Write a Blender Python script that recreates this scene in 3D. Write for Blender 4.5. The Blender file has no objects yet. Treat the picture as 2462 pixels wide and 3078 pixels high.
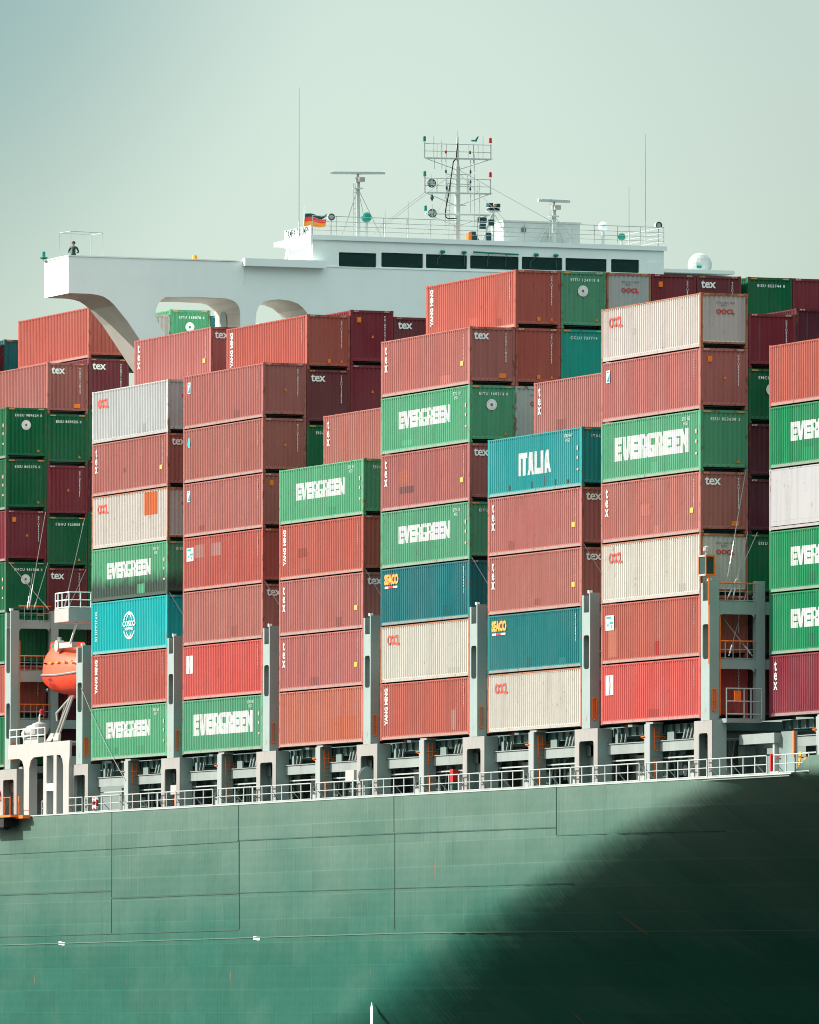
import bpy, bmesh, math, random
from mathutils import Matrix, Vector
R = math.radians
random.seed(7)
S = bpy.context.scene
C = S.collection

# ------------------------------------------------------------------ camera, sky, sun, exposure
cam = bpy.data.objects.new('camera', bpy.data.cameras.new('camera'))
C.objects.link(cam)
YAW, PIT, ROL = 0.375069564, 0.0516633738, 0.00163557498
d = Vector((-math.cos(YAW) * math.cos(PIT), math.sin(YAW) * math.cos(PIT), math.sin(PIT)))
r = d.cross(Vector((0, 0, 1))).normalized(); u = r.cross(d)
r2 = r * math.cos(ROL) + u * math.sin(ROL); u2 = -r * math.sin(ROL) + u * math.cos(ROL)
M = Matrix((r2, u2, -d)).transposed().to_4x4(); M.translation = (423.176543, -181.329552, -14.1100951)
cam.matrix_world = M
cam.data.sensor_fit = 'HORIZONTAL'; cam.data.sensor_width = 36
cam.data.lens = 29426.3459 / 2462 * 36
cam.data.clip_start = 5; cam.data.clip_end = 40000
S.camera = cam
S.view_settings.view_transform = 'Standard'; S.view_settings.look = 'None'
S.view_settings.gamma = 1; S.view_settings.exposure = 0.58; S.cycles.filter_width = 1.0; S.view_settings.use_curve_mapping = False

SUN = Vector((-0.46, -0.72, 0.55)).normalized()
sl = bpy.data.lights.new('sun', 'SUN'); sl.energy = 5.0; sl.angle = R(0.6); sl.color = (1, .965, .91)
so = bpy.data.objects.new('sun', sl); C.objects.link(so)
so.rotation_euler = SUN.to_track_quat('Z', 'Y').to_euler(); so.location = (0, -200, 200)

W = bpy.data.worlds.new('World'); S.world = W; W.use_nodes = True
nt = W.node_tree; N = nt.nodes; Lk = nt.links
for n in list(N): N.remove(n)
out = N.new('ShaderNodeOutputWorld'); bg1 = N.new('ShaderNodeBackground'); bg2 = N.new('ShaderNodeBackground'); add = N.new('ShaderNodeAddShader')
sky = N.new('ShaderNodeTexSky'); sky.sky_type = 'NISHITA'; sky.sun_disc = False
sky.sun_elevation = math.asin(SUN.z); sky.sun_rotation = math.atan2(SUN.x, SUN.y); sky.air_density = 1.2; sky.dust_density = 3
bg1.inputs[1].default_value = 0.05
Lk.new(sky.outputs[0], bg1.inputs[0])
# high thin haze layer: pale at the horizon, brighter overhead, a soft bright patch behind the ship
tc = N.new('ShaderNodeTexCoord'); sep = N.new('ShaderNodeSeparateXYZ'); Lk.new(tc.outputs['Generated'], sep.inputs[0])
mr = N.new('ShaderNodeMapRange'); mr.interpolation_type = 'SMOOTHSTEP'
mr.inputs['From Min'].default_value = 0.14; mr.inputs['From Max'].default_value = 0.75
mr.inputs['To Min'].default_value = 0; mr.inputs['To Max'].default_value = 1
Lk.new(sep.outputs['Z'], mr.inputs['Value'])
def dirdot(px, py, k0, k1):
    v = d + r2 * ((px - 1231) / 29426.) + u2 * ((1539 - py) / 29426.); v.normalize()
    vm = N.new('ShaderNodeVectorMath'); vm.operation = 'DOT_PRODUCT'; nv = N.new('ShaderNodeVectorMath'); nv.operation = 'NORMALIZE'
    Lk.new(tc.outputs['Generated'], nv.inputs[0]); Lk.new(nv.outputs[0], vm.inputs[0]); vm.inputs[1].default_value = v
    ac = N.new('ShaderNodeMath'); ac.operation = 'ARCCOSINE'; Lk.new(vm.outputs['Value'], ac.inputs[0])
    m = N.new('ShaderNodeMapRange'); m.interpolation_type = 'SMOOTHSTEP'
    m.inputs['From Min'].default_value = k0; m.inputs['From Max'].default_value = k1
    Lk.new(ac.outputs[0], m.inputs['Value']); return m
def mixc(fac, a, b):
    m = N.new('ShaderNodeMix'); m.data_type = 'RGBA'
    if isinstance(fac, (int, float)): m.inputs[0].default_value = fac
    else: Lk.new(fac, m.inputs[0])
    for i, v in ((6, a), (7, b)):
        if isinstance(v, tuple): m.inputs[i].default_value = (*v, 1)
        else: Lk.new(v, m.inputs[i])
    return m.outputs[2]
g = dirdot(1150, 900, 0.016, 0.058)
nz = N.new('ShaderNodeTexNoise'); nz.inputs['Scale'].default_value = 14; nz.inputs['Detail'].default_value = 3
Lk.new(tc.outputs['Generated'], nz.inputs['Vector'])
ml = N.new('ShaderNodeMath'); ml.operation = 'MULTIPLY_ADD'; Lk.new(nz.outputs[0], ml.inputs[0]); ml.inputs[1].default_value = .5; ml.inputs[2].default_value = -.25
ad = N.new('ShaderNodeMath'); ad.operation = 'ADD'; ad.use_clamp = True; Lk.new(g.outputs[0], ad.inputs[0]); Lk.new(ml.outputs[0], ad.inputs[1])
c1 = mixc(ad.outputs[0], (.292, .372, .334), (.222, .286, .262))
g2 = dirdot(-500, -300, 0.012, 0.055)
g3 = dirdot(1150, 900, .10, .75); c1b = mixc(g3.outputs[0], c1, (.115, .155, .145))
c2 = mixc(g2.outputs[0], (.055, .15, .16), c1b)
c3 = mixc(mr.outputs[0], c2, (.86, 1.0, .94))
Lk.new(c3, bg2.inputs[0]); bg2.inputs[1].default_value = 1.0
Lk.new(bg1.outputs[0], add.inputs[0]); Lk.new(bg2.outputs[0], add.inputs[1]); Lk.new(add.outputs[0], out.inputs[0])

# ------------------------------------------------------------------ materials
MATS = {}
def _mat(name):
    m = bpy.data.materials.new(name); m.use_nodes = True
    return m, m.node_tree, m.node_tree.nodes['Principled BSDF']
def mixn(t, fac, a, b, mode='MIX'):
    m = t.nodes.new('ShaderNodeMix'); m.data_type = 'RGBA'; m.blend_type = mode
    if isinstance(fac, (int, float)): m.inputs[0].default_value = fac
    else: t.links.new(fac, m.inputs[0])
    for i, v in ((6, a), (7, b)):
        if isinstance(v, tuple): m.inputs[i].default_value = (*v[:3], 1)
        else: t.links.new(v, m.inputs[i])
    return m.outputs[2]
def noise(t, vec, scale, detail=3, sx=1, sy=1, sz=1, off=None):
    mp = t.nodes.new('ShaderNodeMapping'); mp.inputs['Scale'].default_value = (sx, sy, sz)
    t.links.new(vec, mp.inputs[0])
    if off is not None: t.links.new(off, mp.inputs['Location'])
    n = t.nodes.new('ShaderNodeTexNoise'); n.inputs['Scale'].default_value = scale; n.inputs['Detail'].default_value = detail
    t.links.new(mp.outputs[0], n.inputs['Vector']); return n.outputs[0]
def ramp(t, v, a, b, lo=0., hi=1.):
    m = t.nodes.new('ShaderNodeMapRange'); m.inputs['From Min'].default_value = a; m.inputs['From Max'].default_value = b
    m.inputs['To Min'].default_value = lo; m.inputs['To Max'].default_value = hi
    if isinstance(v, (int, float)): m.inputs['Value'].default_value = v
    else: t.links.new(v, m.inputs['Value'])
    return m.outputs[0]
def mth(t, op, a, b):
    m = t.nodes.new('ShaderNodeMath'); m.operation = op
    for i, v in enumerate((a, b)):
        if isinstance(v, (int, float)): m.inputs[i].default_value = v
        else: t.links.new(v, m.inputs[i])
    return m.outputs[0]

def container_paint(name, rail=0.0, rough=.42, rust=0.):
    """Painted corten steel: colour and grime come from the object itself."""
    m, t, b = _mat(name)
    oi = t.nodes.new('ShaderNodeObjectInfo'); tc = t.nodes.new('ShaderNodeTexCoord')
    co = tc.outputs['Object']; rn = mth(t, 'MULTIPLY', oi.outputs['Random'], 57.)
    cb = t.nodes.new('ShaderNodeCombineXYZ')
    for i in range(3): t.links.new(rn, cb.inputs[i])
    off = cb.outputs[0]
    col = oi.outputs['Color']
    if rail: col = mixn(t, rail, col, (.30, .27, .245))
    big = noise(t, co, .35, 3, 1, 1, .8, off)
    col = mixn(t, ramp(t, big, .35, .75, 0, .22), col, mixn(t, .4, col, (.34, .30, .28)))
    st = noise(t, co, 1.0, 5, 3.2, 3.2, .22, off)                     # vertical run-down streaks
    col = mixn(t, ramp(t, st, .48, .78, 0, .42), col, mixn(t, 1., col, (.55, .52, .5), 'MULTIPLY'))
    st2 = noise(t, co, 1.6, 4, 2.5, 2.5, .15, off)
    col = mixn(t, ramp(t, st2, .62, .8, 0, .22), col, mixn(t, .35, col, (.6, .58, .55)))
    sp = noise(t, co, 5., 6, 1, 1, .55, off)
    mask = mth(t, 'MULTIPLY', ramp(t, sp, .67 - rust, .74 - rust), .6 + rust)
    col = mixn(t, mask, col, (.16, .055, .03))
    # grime: dark mould in the lower part, amount in the object's alpha
    sep = t.nodes.new('ShaderNodeSeparateXYZ'); t.links.new(co, sep.inputs[0])
    gz = ramp(t, sep.outputs['Z'], 1.7, .2)
    gn = noise(t, co, 1.3, 6, 1.6, 1.6, .5, off)
    gm = mth(t, 'MULTIPLY', ramp(t, mth(t, 'ADD', gz, gn), .7, 1.15), mth(t, 'SUBTRACT', 1., oi.outputs['Alpha']))
    col = mixn(t, gm, col, (.05, .075, .06))
    bp = t.nodes.new('ShaderNodeBump'); bp.inputs['Strength'].default_value = .55; bp.inputs['Distance'].default_value = .06
    t.links.new(noise(t, co, .9, 3, 1, 1, .8, off), bp.inputs['Height']); t.links.new(bp.outputs[0], b.inputs['Normal'])
    t.links.new(col, b.inputs['Base Color'])
    b.inputs['Roughness'].default_value = rough + .12; b.inputs['Specular IOR Level'].default_value = .12
    b.inputs['Sheen Weight'].default_value = .0; b.inputs['Sheen Roughness'].default_value = .45; b.inputs['Sheen Tint'].default_value = (1, .93, .9, 1)
    return m
def paint(name, col, rough=.5, var=.25, rust=0., rustcol=(.30, .10, .04), metal=0., spec=.4, scale=.6, streak=True):
    m, t, b = _mat(name); tc = t.nodes.new('ShaderNodeTexCoord'); co = tc.outputs['Object']
    c = col
    n1 = noise(t, co, scale, 4)
    c = mixn(t, ramp(t, n1, .3, .7, 0, 1), tuple(x * (1 - var * .5) for x in col), tuple(min(1, x * (1 + var * .4)) for x in col))
    if streak:
        n2 = noise(t, co, 1.2, 4, 2.5, 2.5, .2)
        c = mixn(t, ramp(t, n2, .5, .75, 0, .5 * var * 2), c, tuple(x * .62 for x in col))
    if rust:
        n3 = noise(t, co, 1.5, 6, 1.5, 1.5, .5)
        c = mixn(t, ramp(t, n3, .72 - rust * .3, .80 - rust * .3, 0, .8), c, rustcol)
    t.links.new(c, b.inputs['Base Color'])
    b.inputs['Roughness'].default_value = rough; b.inputs['Metallic'].default_value = metal
    b.inputs['Specular IOR Level'].default_value = spec
    return m
def flat(name, col=None, rough=.5):
    m, t, b = _mat(name)
    if col is None:
        oi = t.nodes.new('ShaderNodeObjectInfo'); tc = t.nodes.new('ShaderNodeTexCoord')
        n = noise(t, tc.outputs['Object'], 3.5, 5, 1, .6, .6)
        t.links.new(mixn(t, ramp(t, n, .5, .72, 0, .55), oi.outputs['Color'], mixn(t, 1., oi.outputs['Color'], (.6, .57, .53), 'MULTIPLY')), b.inputs['Base Color'])
    else:
        tc = t.nodes.new('ShaderNodeTexCoord'); n = noise(t, tc.outputs['Object'], 2.5, 4)
        t.links.new(mixn(t, ramp(t, n, .3, .7, 0, 1), tuple(x * .88 for x in col), tuple(min(1, x * 1.06) for x in col)), b.inputs['Base Color'])
    b.inputs['Roughness'].default_value = rough; b.inputs['Specular IOR Level'].default_value = .3
    return m
MC = container_paint('container_paint'); MR = container_paint('bottom_rail_paint', .62, .5, .05); MF = container_paint('frame_paint', 0, .45, .12)
MT = flat('stencil_paint')
M_white = paint('white_ship_paint', (.84, .92, .88), .5, .05, .02, spec=.25)
M_cream = paint('davit_paint', (.41, .39, .365), .5, .12, .08)
M_grey = paint('deck_grey_paint', (.27, .335, .315), .5, .18, .10)
M_ped = paint('pedestal_paint', (.30, .285, .265), .5, .2, .34, (.36, .17, .11))
M_pil = paint('pillar_paint', (.31, .335, .325), .5, .15, .12)
M_top = paint('roof_gear_paint', (.47, .52, .50), .5, .12, .04, spec=.2)
M_dark = paint('dark_green_steel', (.055, .115, .105), .6, .3, .05)  # plain dark green steel for hatch covers, floors and small fittings
M_mid = paint('coaming_paint', (.17, .23, .215), .55, .3, .18)
M_beam = paint('walkway_beam_paint', (.25, .285, .27), .5, .25, .16)
M_rail = paint('handrail_paint', (.38, .41, .395), .5, .1, .04)
M_or = flat('safety_orange', (.88, .17, .02))
M_yel = flat('warning_yellow', (.75, .33, .03))
M_blk = flat('black_rubber', (.015, .017, .018), .7)
M_red = flat('red_paint', (.5, .02, .02))
M_grn = flat('green_enamel', (.01, .22, .17))
M_steel = paint('galvanised_steel', (.42, .43, .42), .4, .15, .1, metal=.6)
M_glass, _t, _b = _mat('dark_window_glass'); _b.inputs['Base Color'].default_value = (.004, .035, .032, 1); _b.inputs['Roughness'].default_value = .08; _b.inputs['Specular IOR Level'].default_value = .15; _b.inputs['Alpha'].default_value = .93
M_boat = paint('lifeboat_orange', (.80, .055, .018), .4, .1, 0)
M_skin = flat('skin', (.45, .22, .14)); M_navy = flat('dark_green_jacket', (.01, .05, .05)); M_cov = flat('red_coverall', (.5, .02, .02)); M_hair = flat('dark_hair', (.02, .015, .01))

def hull_mat():
    m, t, b = _mat('hull_paint'); tc = t.nodes.new('ShaderNodeTexCoord')
    sep = t.nodes.new('ShaderNodeSeparateXYZ'); t.links.new(tc.outputs['Object'], sep.inputs[0])
    cxz = t.nodes.new('ShaderNodeCombineXYZ'); t.links.new(sep.outputs['X'], cxz.inputs[0]); t.links.new(sep.outputs['Z'], cxz.inputs[2]); co = cxz.outputs[0]
    base = (.014, .098, .070); chalk = (.118, .180, .145)
    n = noise(t, co, .16, 5, 1, 1, 1.6)
    fall = ramp(t, sep.outputs['Z'], -8.5, .5, .0, .95)              # chalked old paint towards the deck edge
    st = noise(t, co, .9, 6, 1.6, 1, .12)
    f = mth(t, 'ADD', fall, mth(t, 'MULTIPLY', mth(t, 'SUBTRACT', n, .5), .9))
    f = mth(t, 'ADD', f, mth(t, 'MULTIPLY', mth(t, 'SUBTRACT', st, .5), .22))
    cl = t.nodes.new('ShaderNodeClamp'); t.links.new(f, cl.inputs[0])
    c = mixn(t, cl.outputs[0], base, chalk)
    # shell plates: every plate weathers a little differently
    br = t.nodes.new('ShaderNodeTexBrick'); mp = t.nodes.new('ShaderNodeMapping')
    cb = t.nodes.new('ShaderNodeCombineXYZ'); t.links.new(sep.outputs['X'], cb.inputs[0]); t.links.new(sep.outputs['Z'], cb.inputs[1])
    t.links.new(cb.outputs[0], br.inputs['Vector']); br.inputs['Scale'].default_value = 1
    br.inputs['Brick Width'].default_value = 5.3; br.inputs['Row Height'].default_value = 1.22; br.inputs['Mortar Size'].default_value = .028
    br.inputs['Color1'].default_value = (.97, .98, .98, 1); br.inputs['Color2'].default_value = (.80, .86, .84, 1); br.inputs['Mortar'].default_value = (1.07, 1.07, 1.04, 1)
    br.inputs['Bias'].default_value = 0
    c = mixn(t, 1., c, br.outputs[0], 'MULTIPLY')
    dk = noise(t, co, 1.6, 8, 2.6, 1, .14)
    c = mixn(t, ramp(t, dk, .56, .74, 0, .55), c, mixn(t, 1., c, (.55, .66, .62), 'MULTIPLY'))
    rs = noise(t, co, 1.1, 7, 1.2, 1, .35)
    c = mixn(t, ramp(t, rs, .705, .74, 0, .8), c, (.22, .09, .05))
    sx = mth(t, 'SINE', mth(t, 'MULTIPLY', sep.outputs['X'], 7.4), 0); sz = mth(t, 'SINE', mth(t, 'MULTIPLY', sep.outputs['Z'], 6.2), 0)
    hgt = mth(t, 'ADD', mth(t, 'MULTIPLY', mth(t, 'MULTIPLY', sx, sx), mth(t, 'MULTIPLY', noise(t, co, .3, 2), .14)), mth(t, 'MULTIPLY', mth(t, 'MULTIPLY', sz, sz), .05))
    hgt = mth(t, 'ADD', hgt, mth(t, 'MULTIPLY', noise(t, co, .5, 3), 1.6))
    bp = t.nodes.new('ShaderNodeBump'); bp.inputs['Strength'].default_value = 1.; bp.inputs['Distance'].default_value = .045
    t.links.new(hgt, bp.inputs['Height']); t.links.new(bp.outputs[0], b.inputs['Normal'])
    t.links.new(c, b.inputs['Base Color'])
    b.inputs['Roughness'].default_value = .55; b.inputs['Specular IOR Level'].default_value = .12
    return m
M_hull = hull_mat()
def sea_mat():
    m, t, b = _mat('sea_water'); tc = t.nodes.new('ShaderNodeTexCoord')
    n = noise(t, tc.outputs['Object'], .35, 5); bp = t.nodes.new('ShaderNodeBump'); bp.inputs['Strength'].default_value = .5; bp.inputs['Distance'].default_value = .5
    t.links.new(n, bp.inputs['Height']); t.links.new(bp.outputs[0], b.inputs['Normal'])
    b.inputs['Base Color'].default_value = (.004, .016, .014, 1); b.inputs['Roughness'].default_value = .25; b.inputs['Specular IOR Level'].default_value = .3
    return m

# ------------------------------------------------------------------ mesh helpers
class MB:
    def __init__(s): s.v = []; s.f = []
    def add(s, vs, fs):
        k = len(s.v); s.v += [tuple(v) for v in vs]; s.f += [tuple(i + k for i in f) for f in fs]; return s
    def box(s, x0, x1, y0, y1, z0, z1):
        return s.add([(x0, y0, z0), (x1, y0, z0), (x1, y1, z0), (x0, y1, z0), (x0, y0, z1), (x1, y0, z1), (x1, y1, z1), (x0, y1, z1)],
                     [(0, 3, 2, 1), (4, 5, 6, 7), (0, 1, 5, 4), (1, 2, 6, 5), (2, 3, 7, 6), (3, 0, 4, 7)])
    def tube(s, a, b, r0, r1=None, n=8, cap=True):
        a = Vector(a); b = Vector(b); r1 = r0 if r1 is None else r1
        z = (b - a).normalized(); x = z.orthogonal().normalized(); y = z.cross(x)
        vs = [a + (x * math.cos(t) + y * math.sin(t)) * r0 for t in [2 * math.pi * i / n for i in range(n)]]
        vs += [b + (x * math.cos(t) + y * math.sin(t)) * r1 for t in [2 * math.pi * i / n for i in range(n)]]
        fs = [(i, (i + 1) % n, n + (i + 1) % n, n + i) for i in range(n)]
        if cap: fs += [tuple(range(n))[::-1], tuple(range(n, 2 * n))]
        return s.add(vs, fs)
    def path(s, pts, r, n=6):
        for a, b in zip(pts, pts[1:]): s.tube(a, b, r, n=n)
        return s
    def lathe(s, c, prof, n=20, axis='z'):
        vs = []; fs = []
        for (rr, h) in prof:
            for i in range(n):
                t = 2 * math.pi * i / n; a, b = rr * math.cos(t), rr * math.sin(t)
                p = {'z': (a, b, h), 'x': (h, a, b), 'y': (a, h, b)}[axis]
                vs.append((c[0] + p[0], c[1] + p[1], c[2] + p[2]))
        for k in range(len(prof) - 1):
            for i in range(n): fs.append((k * n + i, k * n + (i + 1) % n, (k + 1) * n + (i + 1) % n, (k + 1) * n + i))
        fs += [tuple(range(n))[::-1], tuple(range((len(prof) - 1) * n, len(prof) * n))]
        return s.add(vs, fs)
    def prism(s, poly, a0, a1, axis):
        """poly in the two other axes (order x,y,z skipping axis), extruded from a0 to a1."""
        n = len(poly)
        def P(p, a): return {'x': (a, p[0], p[1]), 'y': (p[0], a, p[1]), 'z': (p[0], p[1], a)}[axis]
        return s.add([P(p, a0) for p in poly] + [P(p, a1) for p in poly],
                     [tuple(range(n))[::-1], tuple(range(n, 2 * n))] + [(i, (i + 1) % n, n + (i + 1) % n, n + i) for i in range(n)])
    def mesh(s, name, mat, smooth=False):
        me = bpy.data.meshes.new(name); me.from_pydata(s.v, [], s.f)
        bm = bmesh.new(); bm.from_mesh(me); bmesh.ops.recalc_face_normals(bm, faces=bm.faces); bm.to_mesh(me); bm.free()
        if mat: me.materials.append(mat)
        if smooth:
            for p in me.polygons: p.use_smooth = True
        return me
    def obj(s, name, mat, parent=None, smooth=False, color=None):
        return link(name, s.mesh(name, mat, smooth), parent, color)
def link(name, me, parent=None, color=None):
    o = bpy.data.objects.new(name, me); C.objects.link(o)
    if parent: o.parent = parent
    if color: o.color = (*color[:3], color[3] if len(color) > 3 else 1)
    return o
def thing(name, label, cat, loc=(0, 0, 0), group=None, rz=0):
    o = bpy.data.objects.new(name, None); C.objects.link(o); o.location = loc; o.rotation_euler[2] = rz
    o.empty_display_size = .2
    return tag(o, label, cat, group)
def tag(o, label, cat, group=None):
    o['label'] = label; o['category'] = cat; o['kind'] = 'thing'
    if group: o['group'] = group
    return o
def copy_tree(o, parent=None):
    c = o.copy(); C.objects.link(c)
    if parent: c.parent = parent
    for ch in list(o.children): copy_tree(ch, c)
    return c
def holed(outer, holes, a0, a1, axis):
    """Plate with openings: triangulated polygon with holes, extruded."""
    bm = bmesh.new(); edges = []
    for poly in [outer] + holes:
        vs = [bm.verts.new((p[0], p[1], 0)) for p in poly]
        edges += [bm.edges.new((vs[i], vs[(i + 1) % len(vs)])) for i in range(len(vs))]
    bmesh.ops.triangle_fill(bm, use_beauty=True, use_dissolve=False, edges=edges)
    ret = bmesh.ops.extrude_face_region(bm, geom=list(bm.faces))
    for e in ret['geom']:
        if isinstance(e, bmesh.types.BMVert): e.co.z = 1
    for v in bm.verts:
        a = a1 if v.co.z > .5 else a0; p = (v.co.x, v.co.y)
        v.co = {'x': (a, p[0], p[1]), 'y': (p[0], a, p[1]), 'z': (p[0], p[1], a)}[axis]
    bmesh.ops.recalc_face_normals(bm, faces=bm.faces)
    mb = MB(); bm.verts.index_update()
    mb.add([tuple(v.co) for v in bm.verts], [tuple(v.index for v in f.verts) for f in bm.faces]); bm.free()
    return mb
def rrect(x0, x1, z0, z1, r, n=4, corners=(1, 1, 1, 1)):
    pts = []
    for k, (cx, cz, a0) in enumerate(((x1 - r, z1 - r, 0), (x0 + r, z1 - r, 90), (x0 + r, z0 + r, 180), (x1 - r, z0 + r, 270))):
        if corners[k]:
            for i in range(n + 1):
                a = R(a0 + 90 * i / n); pts.append((cx + r * math.cos(a), cz + r * math.sin(a)))
        else: pts.append(((x1, z1), (x0, z1), (x0, z0), (x1, z0))[k])
    return pts

# ------------------------------------------------------------------ container parts
PITCH = .26; DEP = .048; X0, X1 = -5.93, 5.93
BREAKS = []
def side_profile():
    x = X0 + .08; pts = [(X0, 0.)]
    while x + PITCH < X1:
        pts += [(x, 0.), (x + .055, 1.), (x + .125, 1.), (x + .18, 0.)]; x += PITCH
    pts.append((X1, 0.)); return pts
PROF = side_profile()
def prof_at(x):
    for (a, p), (b, q) in zip(PROF, PROF[1:]):
        if a <= x <= b: return p + (q - p) * (x - a) / max(1e-6, b - a)
    return 0
def side_mesh(h, ys, inward):
    mb = MB(); z0, z1 = .17, h - .085
    vs = []; fs = []
    for i, (x, p) in enumerate(PROF):
        y = ys + inward * (.006 + DEP * p); yf = ys + inward * .010
        vs += [(x, yf, z0), (x, y, z0 + .07), (x, y, z1 - .07), (x, yf, z1)]
        if i: k = 4 * i; fs += [(k - 4 + j, k + j, k + j + 1, k - 4 + j + 1) for j in range(3)]
    mb.add(vs, fs); return mb.mesh('side_wall', MC)
def end_mesh(h, xs):
    mb = MB(); z0, z1 = .28, h - .135; y = -1.09; pts = [(-1.10, 0.)]
    while y + .242 < 1.1:
        pts += [(y, 0), (y + .075, 1), (y + .135, 1), (y + .21, 0)]; y += .242
    pts.append((1.10, 0)); vs = []; fs = []; sg = 1 if xs > 0 else -1
    for i, (yy, p) in enumerate(pts):
        x = xs - sg * (.03 + .046 * p); xf = xs - sg * .03
        vs += [(xf, yy, z0), (x, yy, z0 + .06), (x, yy, z1 - .05), (xf, yy, z1)]
        if i: k = 4 * i; fs += [(k - 4 + j, k + j, k + j + 1, k - 4 + j + 1) for j in range(3)]
    mb.add(vs, fs); return mb.mesh('end_wall', MC)
def frame_mesh(h):
    mb = MB()
    for sx in (-1, 1):
        for sy in (-1, 1):
            xa, xb = sorted((sx * 5.93, sx * 6.088)); ya, yb = sorted((sy * 1.10, sy * 1.216))
            mb.box(xa, xb, ya, yb, .118, h - .118)
        xa, xb = sorted((sx * 6.0, sx * 6.086)); mb.box(xa, xb, -1.10, 1.10, h - .135, h - .012)
        xa, xb = sorted((sx * 6.0, sx * 6.072)); mb.box(xa, xb, -1.10, 1.10, .19, .28)
    for sy in (-1, 1):
        ya, yb = sorted((sy * 1.15, sy * 1.214)); mb.box(-5.92, 5.92, ya, yb, h - .085, h - .025)
    for sx in (-1, 1):
        for sy in (-1, 1):
            for z in (0, h - .118):
                xa, xb = sorted((sx * 5.917, sx * 6.095)); ya, yb = sorted((sy * 1.057, sy * 1.219)); mb.box(xa, xb, ya, yb, z, z + .118)
    return mb.mesh('frame', MF)
def rail_mesh(h):
    mb = MB()
    for sy in (-1, 1):
        ya, yb = sorted((sy * 1.10, sy * 1.209)); mb.box(-5.915, 5.915, ya, yb, .035, .165)
    return mb.mesh('bottom_rail', MR)
def floor_mesh(h):
    mb = MB(); mb.box(-5.9, 5.75, -1.1, 1.1, .13, .17)
    for i in range(22): mb.box(-5.7 + i * .52, -5.64 + i * .52, -1.099, 1.099, .03, .129)
    return mb.mesh('floor', M_dark)
def roof_mesh(h):
    mb = MB(); n = 40; vs = []; fs = []
    for i in range(n + 1):
        x = -5.99 + 11.98 * i / n; z = h - .02 - (.02 if i % 2 else 0); vs += [(x, -1.15, z), (x, 1.15, z)]
        if i: k = 2 * i; fs.append((k - 2, k, k + 1, k - 1))
    mb.add(vs, fs); return mb.mesh('roof', MC)
def door_mesh(h):
    mb = MB(); x = -6.04
    for ya, yb in ((-1.09, -.012), (.012, 1.09)):
        mb.box(x - .02, x + .02, ya, yb, .29, h - .14)
        for t in (.3, .72): yy = ya + (yb - ya) * t; mb.tube((x - .04, yy, .2), (x - .04, yy, h - .1), .02, n=6)
    return mb.mesh('rear_door', MC)
def reefer_side(h, ys):
    sg = 1 if ys > 0 else -1
    mb = MB(); mb.box(-5.92, 5.92, *sorted((ys - sg * .03, ys - sg * .009)), .2, h - .08); mb.box(-5.92, 5.92, *sorted((ys - sg * .03, ys - sg * .004)), .42, .45)
    return mb.mesh('side_wall', MC)
PM = {}
for hk, h in (('H', 2.896), ('S', 2.591)):
    PM[hk] = dict(side_s=side_mesh(h, -1.213, 1), side_p=side_mesh(h, 1.213, -1), end=end_mesh(h, 6.095), frame=frame_mesh(h), 
                  rail=rail_mesh(h), floor=floor_mesh(h), roof=roof_mesh(h), door=door_mesh(h))
HT = {'H': 2.896, 'S': 2.591}
RS = reefer_side(2.896, -1.213); RP = reefer_side(2.896, 1.213)

# block lettering: each glyph is boxes/quads on a unit cell, cut at the corrugation and pressed onto it
GL = {
 'E': [[(0, 0), (.48, 0), (.48, 1), (0, 1)], [(.48, 0), (1, 0), (1, .29), (.48, .29)], [(.48, .37), (.94, .37), (.94, .63), (.48, .63)], [(.48, .71), (1, .71), (1, 1), (.48, 1)]],
 'V': [[(0, 1), (.46, 1), (.53, .42), (.26, 0)], [(.60, 1), (1, 1), (.76, 0), (.26, 0), (.53, .42)]],
 'R': [[(0, 0), (.42, 0), (.42, 1), (0, 1)], [(.42, .82), (.88, .82), (.8, 1), (.42, 1)], [(.62, .52), (.98, .58), (.98, .86), (.88, .82), (.62, .82)], [(.42, .4), (.62, .4), (.9, .46), (.98, .58), (.62, .52), (.42, .58)], [(.56, .4), (.56, 0), (.98, 0), (.95, .42)]],
 'G': [[(0, .1), (.42, .24), (.42, .78), (0, .9)], [(0, .9), (.42, .78), (.98, .78), (.9, 1), (.12, 1)], [(0, .1), (.12, 0), (.98, 0), (.98, .22), (.42, .24)], [(.6, .22), (.98, .22), (.98, .5), (.5, .5), (.5, .38), (.6, .38)]],
 'N': [[(0, 0), (.36, 0), (.36, 1), (0, 1)], [(.64, 0), (1, 0), (1, 1), (.64, 1)], [(.36, 1), (.36, .55), (.64, 0), (.64, .45)]],
 'I': [[(.12, 0), (.88, 0), (.88, 1), (.12, 1)]],
 'T': [[(0, .76), (1, .76), (1, 1), (0, 1)], [(.3, 0), (.72, 0), (.72, .76), (.3, .76)]],
 'A': [[(0, 0), (.34, 0), (.5, .8), (.5, 1), (.3, 1)], [(.66, 0), (1, 0), (.7, 1), (.5, 1), (.5, .8)], [(.38, .2), (.62, .2), (.57, .42), (.43, .42)]],
 'L': [[(0, 0), (.44, 0), (.44, 1), (0, 1)], [(.44, 0), (1, 0), (1, .26), (.44, .26)]],
}
def press(me, yout=-1.207, lift=.004):
    bm = bmesh.new(); bm.from_mesh(me)
    xs = [v.co.x for v in bm.verts]; lo, hi = min(xs), max(xs)
    for (x, p) in PROF:
        if lo + 1e-4 < x < hi - 1e-4:
            bmesh.ops.bisect_plane(bm, geom=list(bm.verts) + list(bm.edges) + list(bm.faces), plane_co=(x, 0, 0), plane_no=(1, 0, 0), dist=1e-5)
    for v in bm.verts: v.co.y = yout + DEP * prof_at(v.co.x) - lift
    bm.to_mesh(me); bm.free(); return me
_blk = {}
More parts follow.
